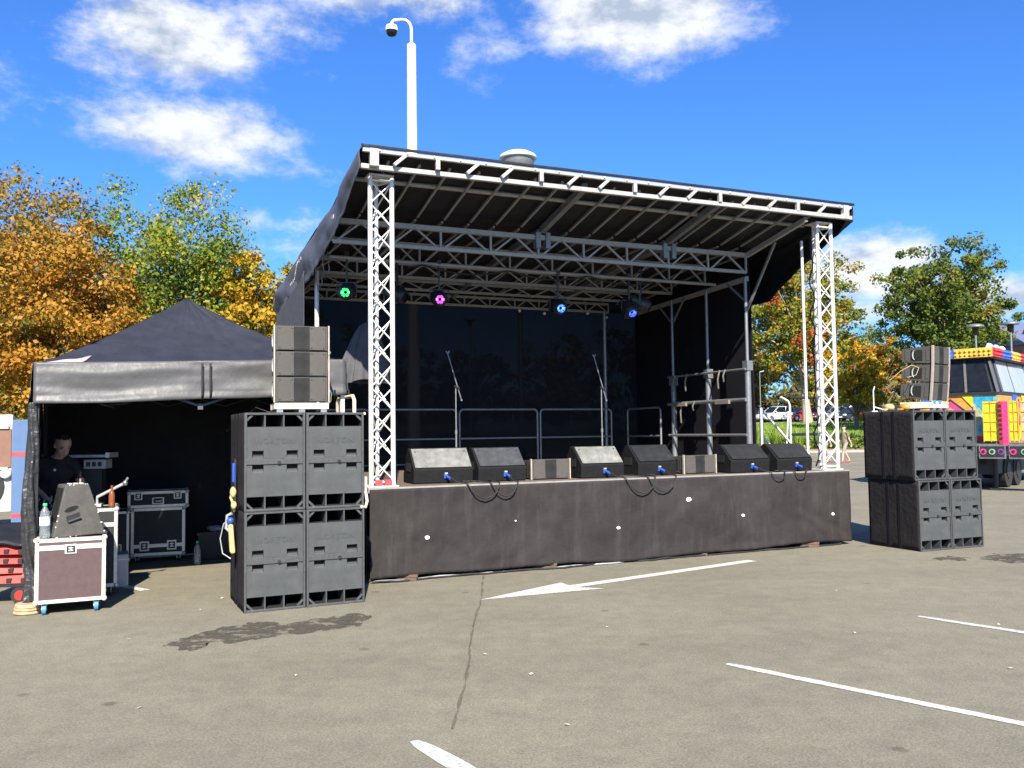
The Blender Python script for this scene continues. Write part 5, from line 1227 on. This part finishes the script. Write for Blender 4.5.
# gathered front edge of the left wall, crumpled round the leg
def gath(s, t):
    a = 2*PI*s; z = .115+1.87*t; k = .046+.020*math.exp(-((z-.9)/.45)**2)+.13*max(0, .42-z)
    wv = 1+.16*math.sin(5*a+z*7+2*nz(z*4, 1))+.14*nz(math.cos(a)*2, z*9, math.sin(a)*2)
    ox = .012-.035*math.exp(-((z-.95)/.4)**2)+.006*math.sin(z*9)
    return (ox+k*1.0*math.cos(a)*wv, .03+k*.9*math.sin(a)*wv, z)
b = MB(); b.sheet(gath, 44, 70); b.build('gathered_wall', 'gather_cloth', tent)
# wooden discs under the leg
for k in range(3):
    b = MB(); n = 20; prof = []
    b.lathe([(.120+.004*k,.0),(.135-.004*k,.008),(.133-.004*k,.024),(.120,.031)], n=22)
    o = b.build('wooden_block', 'wood', None, loc=(TX+.0+.006*k, TY-.015-.004*k, .002+.033*k)); o.rotation_euler = (0,0,k*.9)
    tag(o, ['bottom','middle','top'][k]+' wooden block of the pile under the front tent leg', 'wooden block', 'wooden blocks under the tent leg')

# ---------------------------------------------------------------- flight cases
def castors(t, w, d, c, m, inset=.08):
    for x in (inset, w-inset):
        for y in (inset, d-inset):
            b = MB(); b.box(x-.035,x+.035,y-.035,y+.035,c-.008,c); b.box(x-.024,x-.019,y-.03,y+.01,c*.42,c-.008); b.box(x+.019,x+.024,y-.03,y+.01,c*.42,c-.008); o = b.build('castor', 'chrome', t)
            b = MB(); b.tube([(x-.017,y-.02,c*.48),(x+.017,y-.02,c*.48)], c*.48, 16); b.build('wheel', m, o)
            b = MB(); b.tube([(x-.020,y-.02,c*.46),(x+.020,y-.02,c*.46)], c*.20, 12); b.build('hub', 'case_edge', o)
def butterfly(t, x, z, w=.10, h=.10, y=0.):
    b = MB(); b.box(x-w/2,x+w/2,y-.006,y+.02,z-h/2,z+h/2); o = b.build('latch', 'case_edge', t, bevel=.006)
    b = MB(); b.box(x-w*.34,x+w*.34,y-.0085,y-.005,z-h*.34,z+h*.34); b.build('dish', 'case_black', o)
    b = MB(); b.bar((x-w*.2,y-.012,z-h*.12),(x+w*.2,y-.012,z-h*.12),.012); b.bar((x-w*.2,y-.012,z+h*.14),(x+w*.2,y-.012,z+h*.14),.010); b.bar((x,y-.012,z-h*.2),(x,y-.012,z+h*.25),.012); b.build('turn_key', 'case_edge', o)
def handle(t, x, z, w=.15, h=.09):
    b = MB(); b.box(x-w/2,x+w/2,-.006,.02,z-h/2,z+h/2); o = b.build('handle', 'case_edge', t, bevel=.006)
    b = MB(); b.box(x-w*.38,x+w*.38,-.0085,-.005,z-h*.34,z+h*.34); b.build('dish', 'case_black', o)
    b = MB(); b.tube([(x-w*.3,-.010,z+h*.1),(x-w*.28,-.022,z-h*.05),(x+w*.28,-.022,z-h*.05),(x+w*.3,-.010,z+h*.1)], .009, 8); b.build('grip', 'case_edge', o)
def fcase(label, loc, rz, w, d, h, panel, edge, c=0., cm='rubber_black', ew=.03, lid=None, group=None):
    t = thing('flight_case', label, 'flight case', loc, rz, group)
    if c: castors(t, w, d, c, cm)
    z0 = c+.001; z1 = c+h
    b = MB(); b.box(.004,w-.004,.004,d-.004,z0+.004,z1-.004); b.build('panel', panel, t)
    b = MB(); e = ew
    for x in (0, w-e):
        for z in (z0, z1-e): b.box(x, x+e, 0, d, z, z+e) if False else None
    # angle edging: two thin strips along every edge
    k = .004
    for x in (0., w):
        xa, xb = (0, e) if x == 0 else (w-e, w)
        for y in (0., d):
            ya, yb = (0, e) if y == 0 else (d-e, d)
            b.box(xa, xb, (0 if y == 0 else d-k), (k if y == 0 else d), z0+e, z1-e); b.box((0 if x == 0 else w-k), (k if x == 0 else w), ya, yb, z0+e, z1-e)
        for z in (z0, z1):
            za, zb = (z0, z0+e) if z == z0 else (z1-e, z1)
            b.box((0 if x == 0 else w-k), (k if x == 0 else w), e, d-e, za, zb); b.box(xa, xb, e, d-e, (z0 if z == z0 else z1-k), (z0+k if z == z0 else z1))
    for y in (0., d):
        for z in (z0, z1):
            za, zb = (z0, z0+e) if z == z0 else (z1-e, z1)
            b.box(e, w-e, (0 if y == 0 else d-k), (k if y == 0 else d), za, zb); b.box(e, w-e, *((0, e) if y == 0 else (d-e, d)), (z0 if z == z0 else z1-k), (z0+k if z == z0 else z1))
    if lid: b.box(e, w-e, -.002, .006, lid-.022, lid+.022); b.box(-.002, .006, e, d-e, lid-.022, lid+.022); b.box(w-.006, w+.002, e, d-e, lid-.022, lid+.022)
    b.build('edging', edge, t)
    for x in (0., w):
        for y in (0., d):
            for z in (z0, z1):
                s = .034; cx = (x+.012 if x == 0 else x-.012); cy = (y+.012 if y == 0 else y-.012); cz = (z+.012 if z == z0 else z-.012)
                b = MB(); b.ball((cx, cy, cz), .024, 10, 7, (1.1,1.1,1.1)); b.build('corner_cap', edge, t)
    return t
A_ = fcase('maroon flight case with white edging on blue castors in front of the tent', (-4.44,8.24,0), R(25), .60, .50, .60, 'case_brown', 'case_edge_cream', .105, 'rubber_blue',   .034, .105+.515)
butterfly(A_, .30, .60, .105, .09)
wt = thing('stage_monitor', 'worn grey wedge monitor stood on end on the maroon case', 'floor monitor', (-4.31,8.31,.706), R(43))
b = MB(); X_ = Matrix.Rotation(R(-5), 4, 'Z'); b.X = X_
pl2 = [(0,0),(.46,.012),(.305,.50),(.10,.49)]
b.prism(pl2, lambda a, c, t: (a, t, c), 0, .33); b.build('cabinet', 'wedge_worn', wt, bevel=.010)
b = MB(); b.X = X_
for (p, q) in zip(pl2, pl2[1:]+pl2[:1]):
    for k in range(4):
        tt = random.random(); x = p[0]+(q[0]-p[0])*tt; z = p[1]+(q[1]-p[1])*tt; b.ball((x*.985+.003, -.001, z*.985+.003), .004+.004*random.random(), 6, 4, (1+random.random(),.5,1))
b.parts('chip', 'cream_steel', wt)
b = MB(); b.X = X_; b.prism([(.155+.052*math.cos(a)*1.15, .265+.024*math.sin(a)+.018*math.cos(a)) for a in [2*PI*k/18 for k in range(18)]], lambda a, c, t: (a, t, c), -.003, .03); b.build('port', 'void_black', wt)
b = MB(); b.X = X_ ; b.hexa([(.125,-.004,.125),(.24,-.004,.16),(.24,.03,.16),(.125,.03,.125)], [(.108,-.004,.195),(.222,-.004,.232),(.222,.03,.232),(.108,.03,.195)]); o = b.build('handle_cup', 'black_plastic', wt)
b = MB(); b.X = X_; b.bar((.128,-.010,.150),(.236,-.010,.184),.03,.012); b.build('handle', 'wedge_worn', o)
b = MB(); b.X = X_; b.hexa([(.02,.03,.05),(.02,.30,.05),(.012,.30,.05),(.012,.03,.05)], [(.098,.03,.46),(.098,.30,.46),(.088,.30,.462),(.088,.03,.462)]); b.build('grille', 'grille_dark', wt)
b = MB(); b.X = X_
for k in range(3): b.box(.14+k*.05, .165+k*.05, .04, .12, .497, .504)
b.build('top_plate', 'paper_white', wt)
def bottle(label, x, y, z, h, r, body, cap, lab=True):
    t = thing('bottle', label, 'bottle', (x, y, z))
    b = MB(); b.lathe([(r*.8,.0),(r*.98,.012),(r,.05),(r*.94,h*.30),(r,h*.36),(r,h*.62),(r*.85,h*.74),(r*.42,h*.87),(r*.33,h*.90),(r*.33,h*.93)], n=22); b.build('body', body, t)
    b = MB(); b.lathe([(r*.40,h*.925),(r*.42,h*.94),(r*.42,h*.99),(r*.36,h)], n=18); b.build('cap', cap, t)
    if lab: b = MB(); b.lathe([(r*1.012,h*.37),(r*1.012,h*.61)], n=22, caps=False); b.build('label', 'label_white', t)
    return t
bottle('clear water bottle with a green cap on the maroon case', -4.405, 8.345, .707, .325, .046, 'bottle_plastic', 'plastic_green')
bottle('clear water bottle standing on the tarmac inside the tent', -4.06, 11.40, .002, .30, .042, 'bottle_plastic', 'plastic_green', False)
B_ = fcase('black flight case under the mixing desk behind the maroon case', (-4.92,8.90,0), R(24), .87, .50, .81, 'case_black', 'case_edge', .10, 'rubber_black', .034, .10+.64)
butterfly(B_, .12, .36, .12, .12)
# mixing desk on top
t = thing('mixing_desk', 'sloped black mixing desk standing on the black flight case', 'mixing desk', (-4.88,8.98,.912), R(24))
b = MB(); b.prism([(0,0),(.42,0),(.42,.12),(.0,.05)], lambda a, c, x: (x, a, c), 0, .56); b.build('desk', 'case_black', t, bevel=.006)
b = MB()
for i in range(9):
    for j in range(4): b.tube([(.05+i*.055,.06+j*.085,.058+j*.0145),(.05+i*.055,.057+j*.085,.082+j*.0145)], .010, 8)
b.parts('knob', 'case_edge', t)
t = fcase('narrow black flight case with bright edging behind the grey box', (-5.22,10.90,0), R(24), .46, .5, .62, 'case_black', 'case_edge', .10, 'rubber_black', .03); butterfly(t, .33, .27, .09, .09)
t = thing('aluminium_box', 'plain grey metal box on the tarmac beside the maroon case', 'metal box', (-4.56,9.62,.002), R(24))
b = MB(); b.box(0,.36,0,.34,0,.36); b.build('box', 'case_grey', t, bevel=.012); b = MB(); b.box(-.004,.364,-.004,.344,.30,.31); b.build('rim', 'case_edge', t)
b = MB(); b.lathe([(.12,.361),(.115,.39),(.03,.40)], (.13,.15,0), 18); b.build('lid_shadow', 'black_plastic', t)  # low black disc standing in for an oval shadow on the lid
D_ = fcase('square black flight case on castors at the back of the tent', (-4.985,11.56,0), R(22), .665, .40, .625, 'case_black', 'case_edge', .085, 'black_plastic', .038, .085+.13)
for x in (.165,.50): butterfly(D_, x, .215, .12, .13)
E_ = fcase('shallow black flight case with handle on top of the square case', (-5.02,11.535,.713), R(22), .745, .40, .215, 'case_black', 'case_edge', 0, None, .036); handle(E_, .37, .09); butterfly(E_, .13, .155, .10, .10); butterfly(E_, .61, .155, .10, .10)
# silver tray on a dark pedestal, clamp arm, beer bottle
t = thing('equipment_stand', 'black pedestal carrying a thin silver tray behind the worn wedge', 'equipment stand', (-4.66,9.86,0), R(8))
b = MB(); b.box(-.10,.10,-.08,.08,.0,1.30); b.box(-.2,.2,-.16,.16,0,.04); b.build('pedestal', 'black_plastic', t)
b = MB(); b.box(-.24,.20,-.16,.16,1.425,1.455); b.build('tray', 'case_grey', t, bevel=.004); b = MB(); b.box(.16,.202,-.163,.163,1.42,1.475); b.build('tray_end', 'case_edge', t)
b = MB(); b.box(-.08,.15,-.12,.12,1.30,1.40); o = b.build('silver_unit', 'case_grey', t, bevel=.006); b = MB(); 
for k in range(3): b.box(-.05+k*.06,-.01+k*.06,-.126,-.118,1.325,1.375)
b.parts('button', 'black_plastic', o)
t = thing('desk_lamp_arm', 'silver clamp arm slanting up beside the brown bottle', 'arm', (-4.42,9.42,.912), R(12))
b = MB(); b.box(-.05,.05,-.05,.05,0,.03); b.tube([(0,0,.02),(.0,.0,.10),(.26,.02,.235)], .017, 8); b.build('arm', 'case_grey', t); b = MB(); b.ball((.27,.02,.24),.03,10,8); b.bar((.27,.02,.25),(.30,.02,.30),.02); b.build('clamp', 'chrome', t)
b = MB(); b.X = Matrix.Translation((-4.225,9.33,.913)); b.lathe([(.026,0),(.031,.008),(.031,.12),(.024,.15),(.013,.175),(.012,.215),(.014,.218),(.014,.225)], n=18); tag(b.build('beer_bottle', 'brown_glass'), 'brown glass bottle standing on the edge of the black case', 'bottle')
B2 = None
# dark crate at the back with grey and pink cables on it
t = thing('storage_crate', 'black crate against the back wall right of the flight cases', 'crate', (-4.18,11.75,0), R(27)); b = MB(); b.box(0,.8,0,.34,0,.36); b.build('crate', 'case_black', t, bevel=.012); b = MB(); b.box(-.012,.812,-.012,.352,.33,.365); b.build('rim', 'black_plastic', t)
def coil(label, m, x, y, z, r, n, thick, stretch=1.):
    b = MB(); pts = []
    for i in range(n*14): a = 2*PI*i/14; q = r*(1+.14*math.sin(a*.37+i)); pts.append((x+q*math.cos(a)*stretch, y+q*math.sin(a)*.7, z+thick*(1+.6*(i//14))+.012*math.sin(a*2.3+i*.1)))
    b.tube(pts, thick, 6); return tag(b.build('cable_coil', m), label, 'cable coil')
coil('grey cable coil on the black crate at the back of the tent', 'case_grey', -4.02, 11.98, .366, .09, 4, .016); coil('dark red cable coil on the black crate at the back of the tent', 'tape_red', -3.76, 12.12, .366, .10, 4, .012, 1.3)
b = MB(); b.X = Matrix.Translation((-3.52,12.22,.366)); b.tube([(-.14,0,.055),(.14,.06,.055)], .055, 14); tag(b.build('grey_canister', 'case_grey'), 'grey canister lying on the right end of the crate', 'canister')

# things left of the tent
t = thing('blue_board', 'tall blue board with two red bands behind the tent wall', 'board', (-6.23,11.0,0), R(8)); b = MB(); b.box(0,.30,0,.05,0,1.875); b.build('board', 'board_blue', t, bevel=.004)
for z in (1.42,.66): b = MB(); b.box(-.002,.302,-.003,.053,z,z+.055); b.build('band', 'tape_red', t)
t = thing('catering_trailer', 'pale trailer with a brown hatch at the left frame edge', 'trailer', (-9.40,13.73,0), R(28))
b = MB(); prof = [(0,.45),(0,1.85),(.08,1.98),(.25,2.04),(1.75,2.04),(1.92,1.98),(2.0,1.85),(2.0,.45)]; b.prism(prof, lambda a, c, x: (x, a, c), -1.6, 1.42); b.build('body', 'trailer_white', t, bevel=.02)
b = MB(); b.box(-1.3,1.40,-.02,.0,1.18,1.80); o = b.build('hatch', 'panel_brown', t); b = MB(); b.box(-1.36,1.36,-.05,-.0,1.80,1.86); b.box(-1.36,1.36,-.09,0,1.14,1.18); b.build('frame', 'trailer_white', o)
AA = [-PI/2+PI*k/16 for k in range(17)]; b = MB(); b.prism([(.72+.60*math.cos(a), .86+.47*math.sin(a)) for a in AA]+[(.72+.30*math.cos(a), .86+.47*math.sin(a)) for a in AA[-2:0:-1]], lambda a, c, t: (a, t, c), -.006, .004); b.build('painted_curve', 'black_plastic', t)
for x in (-.4,): 
    for y in (.1,1.9): b = MB(); b.tube([(x,y-.1,.32),(x,y+.1,.32)], .32, 20); b.build('wheel', 'tyre', t)
b = MB(); b.ball((1.33,-.05,1.08),.09,12,8,(1,.5,1)); b.build('lamp', 'white_paint', t)
b = MB(); b.bar((1.4,1,.5),(2.3,1,.45),.08); b.tube([(2.2,1,.45),(2.2,1,.02)], .03, 8); b.bar((-1.2,.3,.0),(-1.2,.3,.5),.06); b.bar((1.2,.3,.0),(1.2,.3,.5),.06); b.build('drawbar', 'galv', t)
# red cable ramps piled on a small trolley
t = thing('hand_trolley', 'black trolley with red wheels under the pile of red cable ramps', 'trolley', (-5.42,8.80,0), R(8))
b = MB(); b.box(0,.56,0,.34,.17,.20); b.tube([(.02,.3,.18),(-.02,.34,.9)], .015, 8); b.tube([(.54,.3,.18),(.5,.34,.9)], .015, 8); b.build('bed', 'black_metal', t)
for x in (.08,.50):
    for y in (.03,.31): b = MB(); b.tube([(x-.0,y-.022,.085),(x,y+.022,.085)], .085, 18); o = b.build('wheel', 'tyre', t); b = MB(); b.tube([(x,y-.026,.085),(x,y+.026,.085)], .05, 14); b.build('rim', 'plastic_red', o)
for k in range(4):
    o = thing('cable_ramp', ['lowest','second','third','topmost'][k]+' red and black cable ramp in the pile left of the tent', 'cable ramp', (-5.42+.02*math.sin(k*2.1), 8.79-.012*k, .205+k*.098), R(8+3*math.sin(k*1.7)), 'red cable ramps on the trolley')
    b = MB(); b.hexa([(0,0,0),(.56,0,0),(.56,.34,0),(0,.34,0)], [(.0,.05,.088),(.56,.05,.088),(.56,.29,.088),(0,.29,.088)]); b.build('ramp', 'plastic_red', o, bevel=.006)
    b = MB()
    for x in (.04,.22,.40,.535): b.box(x-.02, x+.025, -.006, .03, .012, .05)
    b.box(.56,.60,.08,.26,.02,.07); b.parts('hinge', 'black_plastic', o)
b = MB(); b.sheet(lambda s, t: (-.02+.6*s, -.03+.40*t+.02*nz(s*3,t*3), .62+.16*t+.03*nz(s*3, t*4, 2)-.09*max(0,(s-.7))), 16, 12); tag(b.build('folded_tarpaulin', 'roof_cloth', None, solid=.02, loc=(-5.42,8.80,-.01)), 'crumpled black tarpaulin lying on the red cable ramps', 'tarpaulin')

# ================================================================ PEOPLE
def body(parent, name, bones, balls, voxel, mat_fn, mats, smooth=5):
    """one closed skin grown from tapered limbs and merged by a fine voxel pass"""
    b = MB()
    for (p, q, r0, r1) in bones:
        p = Vector(p); q = Vector(q); n = 5; b.tube([p.lerp(q, k/n) for k in range(n+1)], [r0+(r1-r0)*k/n for k in range(n+1)], 12); b.ball(p, r0, 12, 8); b.ball(q, r1, 12, 8)
    for (c, r, sc) in balls: b.ball(c, r, 16, 12, sc)
    o = b.build(name, mats[0], None); m = o.modifiers.new('merge', 'REMESH'); m.mode = 'VOXEL'; m.voxel_size = voxel; m.use_smooth_shade = True
    s = o.modifiers.new('soft', 'SMOOTH'); s.iterations = smooth; s.factor = .5
    dg = bpy.context.evaluated_depsgraph_get(); me = bpy.data.meshes.new_from_object(o.evaluated_get(dg)); bpy.data.objects.remove(o)
    me.name = name; o = bpy.data.objects.new(name, me); COL.objects.link(o); o.parent = parent
    return o
def clothing(o, name, test, off, m, parent, thick=True):
    """shell copied from the body surface where test(co) holds, pushed out along the normals"""
    me = o.data; bm = bmesh.new(); bm.from_mesh(me); bm.normal_update()
    dead = [f for f in bm.faces if not test(f.calc_center_median())]
    bmesh.ops.delete(bm, geom=dead, context='FACES')
    for v in bm.verts: v.co += v.normal*(off+.5*off*nz(v.co.x*14, v.co.y*14, v.co.z*10))
    for f in bm.faces: f.smooth = True
    m2 = bpy.data.meshes.new(name); bm.to_mesh(m2); bm.free(); m2.materials.clear(); m2.materials.append(M(m))
    q = bpy.data.objects.new(name, m2); COL.objects.link(q); q.parent = parent
    sd = q.modifiers.new('hem', 'SOLIDIFY'); sd.thickness = .004; sd.offset = 0
    return q
def rot_pts(c, ax, yaw, pts):
    Mx = Matrix.Translation(c) @ Matrix.Rotation(yaw, 4, 'Z') @ Matrix.Rotation(ax, 4, 'Y'); return [tuple(Mx @ Vector(p)) for p in pts]
def hand_bones(wr, d, n, L=.17, curl=.5):
    """palm and five separate bent fingers: d = direction of the fingers, n = back of the hand"""
    d = Vector(d).normalized(); n = Vector(n); n = (n-d*n.dot(d)).normalized(); s = d.cross(n); wr = Vector(wr); out = []
    for k, (off, ln) in enumerate(((-.030,.066),(-.010,.076),(.011,.072),(.030,.056))):
        a = wr+d*.085+s*off; b1 = a+d*ln*.5-n*ln*.16*curl; c1 = b1+d*ln*.32-n*ln*.36*curl; out += [(wr+s*off*.4, a, .016, .0105), (a, b1, .0098, .009), (b1, c1, .009, .0075)]
    th = wr+d*.03-s*.026; t1 = th-s*.028+d*.03-n*.01; t2 = t1+d*.032-s*.006-n*.012; out += [(wr, th, .016, .013), (th, t1, .0125, .011), (t1, t2, .0105, .0085)]
    return out
# man working at the desk inside the tent
man = thing('person', 'man in a black t-shirt bending over the desk inside the tent', 'person', (-5.06,9.66,0), R(-38))
hc = Vector((.30,.0,1.57)); fwd = R(30)
head = [((0,0,.0),.098,(1.02,.80,1.18)), ((.028,0,-.065),.066,(1.0,.88,.95)), ((.055,0,-.108),.026,(1,1.2,.8))]
def hp(p): return rot_pts(hc, fwd, R(-6), [p])[0]
balls = [(hp((-.005,0,.02)),.098,(1.06,.80,1.10)), (hp((.035,0,-.045)),.070,(.95,.86,1.05)), (hp((.058,0,-.098)),.030,(.9,1.2,.8)), (hp((.102,0,-.018)),.016,(1,.8,1.3)), (hp((.110,0,-.034)),.015,(1,1.0,.8)),
         (hp((.088,0,-.066)),.018,(.7,1.6,.45)), (hp((-.005,.080,-.012)),.024,(.7,.4,1.2)), (hp((-.005,-.080,-.012)),.024,(.7,.4,1.2)), (hp((.082,.034,.012)),.016,(.6,1.2,.5)), (hp((.082,-.034,.012)),.016,(.6,1.2,.5)),
         ((.06,0,1.16),.17,(.75,1.0,1.15)), ((0,0,.98),.155,(.80,1.05,.8)), ((.12,0,1.28),.17,(.68,1.15,.75))]
rw, lw = (.42,-.20,1.0), (.44,.15,1.0)
bones = [((0,0,.98),(.10,0,1.25),.13,.14), ((.10,0,1.25),(.17,0,1.40),.14,.075), ((.17,0,1.40),(.25,0,1.49),.055,.052), ((.13,.06,1.38),(.12,.19,1.37),.07,.062), ((.13,-.06,1.38),(.12,-.19,1.37),.07,.062),
         ((.12,-.20,1.37),(.15,-.25,1.15),.056,.042), ((.15,-.25,1.15),rw,.041,.027), ((.12,.20,1.37),(.18,.27,1.13),.056,.042), ((.18,.27,1.13),lw,.041,.027),
         ((0,.09,.93),(.02,.11,.50),.088,.058), ((.02,.11,.50),(-.02,.12,.09),.056,.038), ((0,-.09,.93),(.03,-.11,.50),.088,.058), ((.03,-.11,.50),(0,-.13,.09),.056,.038),
         ((-.04,.12,.055),(.14,.13,.035),.040,.032), ((-.02,-.13,.055),(.17,-.15,.035),.040,.032)]
bones += hand_bones(rw, (.9,.15,-.25), (0,0,1))+hand_bones(lw, (.9,-.2,-.25), (0,0,1))
o = body(man, 'body', bones, balls, .0075, None, ['skin'], 3)
armA = Vector((.12,-.20,1.37)); 
def arm_d(c): 
    return abs(c.y) > .19
clothing(o, 't_shirt', lambda c: .90 < c.z and c.z < 1.44-.28*max(0, c.x-.17) and not (abs(c.y) > .16 and c.z < 1.20 and c.x > -.2 and (Vector((c.x, abs(c.y), c.z))-Vector((.15,.27,1.10))).length < 2 and (abs(c.y) > .205 or c.x > .27)) and not (c.x > .27 and abs(c.y) > .10 and c.z < 1.2), .010, 'shirt_black', man)
clothing(o, 'trousers', lambda c: .085 < c.z < .96 and not (c.x > .22 and c.z > .85) and abs(c.y) < .22, .009, 'trousers_dark', man)
clothing(o, 'shoe', lambda c: c.z < .09, .008, 'black_plastic', man)
hi = (Matrix.Translation(hc) @ Matrix.Rotation(R(-6), 4, 'Z') @ Matrix.Rotation(fwd, 4, 'Y')).inverted()
def is_hair(c):
    q = hi @ c
    return q.length < .16 and (q.z > .082+.30*max(0, q.x-.03)-.9*max(0, -q.x+.015)+.02*nz(c.x*60, c.y*60)) and q.z > -.08
b = MB()
for s_ in (-1, 1): b.bar(hp((.096, s_*.020, .026)), hp((.086, s_*.052, .024)), .007, .008)
b.parts('eyebrow', 'hair_dark', man)
b = MB(); b.bar(hp((.100,-.020,-.066)), hp((.100,.020,-.066)), .006, .006); b.build('mouth', 'panel_brown', man)
clothing(o, 'hair', is_hair, .009, 'hair_dark', man)
b = MB()
for s in (-1, 1): b.ball(hp((.089, s*.034, .004)), .0085, 8, 6, (.6,1.3,.6))
b.parts('eye', 'black_plastic', man)
b = MB(); b.ball((.235,-.05,1.30),.016,8,6,(.4,1,1)); b.build('badge', 'paper_white', man)

def walker(label, x, y, yaw, shirt, trousers, stride, bare=True, sc=1.):
    t = thing('person', label, 'person', (x, y, gh(y)), yaw, None); t.scale = (sc, sc, sc)
    s = stride
    balls = [((.01,0,1.64),.10,(1.0,.8,1.15)), ((.045,0,1.58),.066,(.95,.85,1)), ((.11,0,1.62),.017,(1,.8,1.2)), ((0,.082,1.62),.022,(.7,.4,1.2)), ((0,-.082,1.62),.022,(.7,.4,1.2)), ((0,0,1.22),.17,(.68,1.0,1.2)), ((0,0,.98),.15,(.8,1.05,.8))]
    rw, lw = (s*.7,-.25,.86), (-s*.5,.25,.86)
    bones = [((0,0,.98),(0,0,1.35),.13,.13), ((0,0,1.35),(.01,0,1.50),.10,.055), ((0,.05,1.38),(0,.19,1.37),.07,.058), ((0,-.05,1.38),(0,-.19,1.37),.07,.058),
             ((0,-.2,1.37),(.02,-.25,1.1),.052,.04), ((.02,-.25,1.1),rw,.039,.026), ((0,.2,1.37),(-.04,.25,1.1),.052,.04), ((-.04,.25,1.1),lw,.039,.026),
             ((0,.09,.93),(s*.55,.10,.50),.085,.056), ((s*.55,.10,.50),(s*.75,.10,.09),.054,.036), ((0,-.09,.93),(-s*.25,-.10,.50),.085,.056), ((-s*.25,-.10,.50),(-s*.95,-.10,.13),.054,.036),
             ((s*.72,.10,.05),(s*.75+.19,.10,.038),.038,.03), ((-s*.97,-.10,.10),(-s*.95+.17,-.10,.035),.036,.03)]
    bones += hand_bones(rw, (.2,0,-1), (0,-1,0))+hand_bones(lw, (.1,0,-1), (0,1,0))
    o = body(t, 'body', bones, balls, .012, None, ['skin'], 3)
    clothing(o, 'shirt', lambda c: .94 < c.z < 1.44 and not (abs(c.y) > .20 and c.z < 1.2), .012, shirt, t)
    clothing(o, 'shorts' if bare else 'trousers', lambda c: (.56 if bare else .12) < c.z < .97 and abs(c.y) < .215, .012, trousers, t)
    clothing(o, 'shoe', lambda c: c.z < .10, .010, 'shoe_red', t)
    clothing(o, 'hair', lambda c: (c.z > 1.66 or (c.z > 1.57 and c.x < .0)) and abs(c.y) < .13, .014, 'hair_dark', t)
    return t
walker('far pedestrian in shorts and red shoes just right of the right truss tower', 15.35, 40.9, R(200), 'shirt_yellow', 'trousers_pale', .34, True)
walker('far pedestrian with dark top and red shoes seen through the right truss tower', 14.7, 41.6, R(190), 'shirt_black', 'trousers_pale', .30, False)
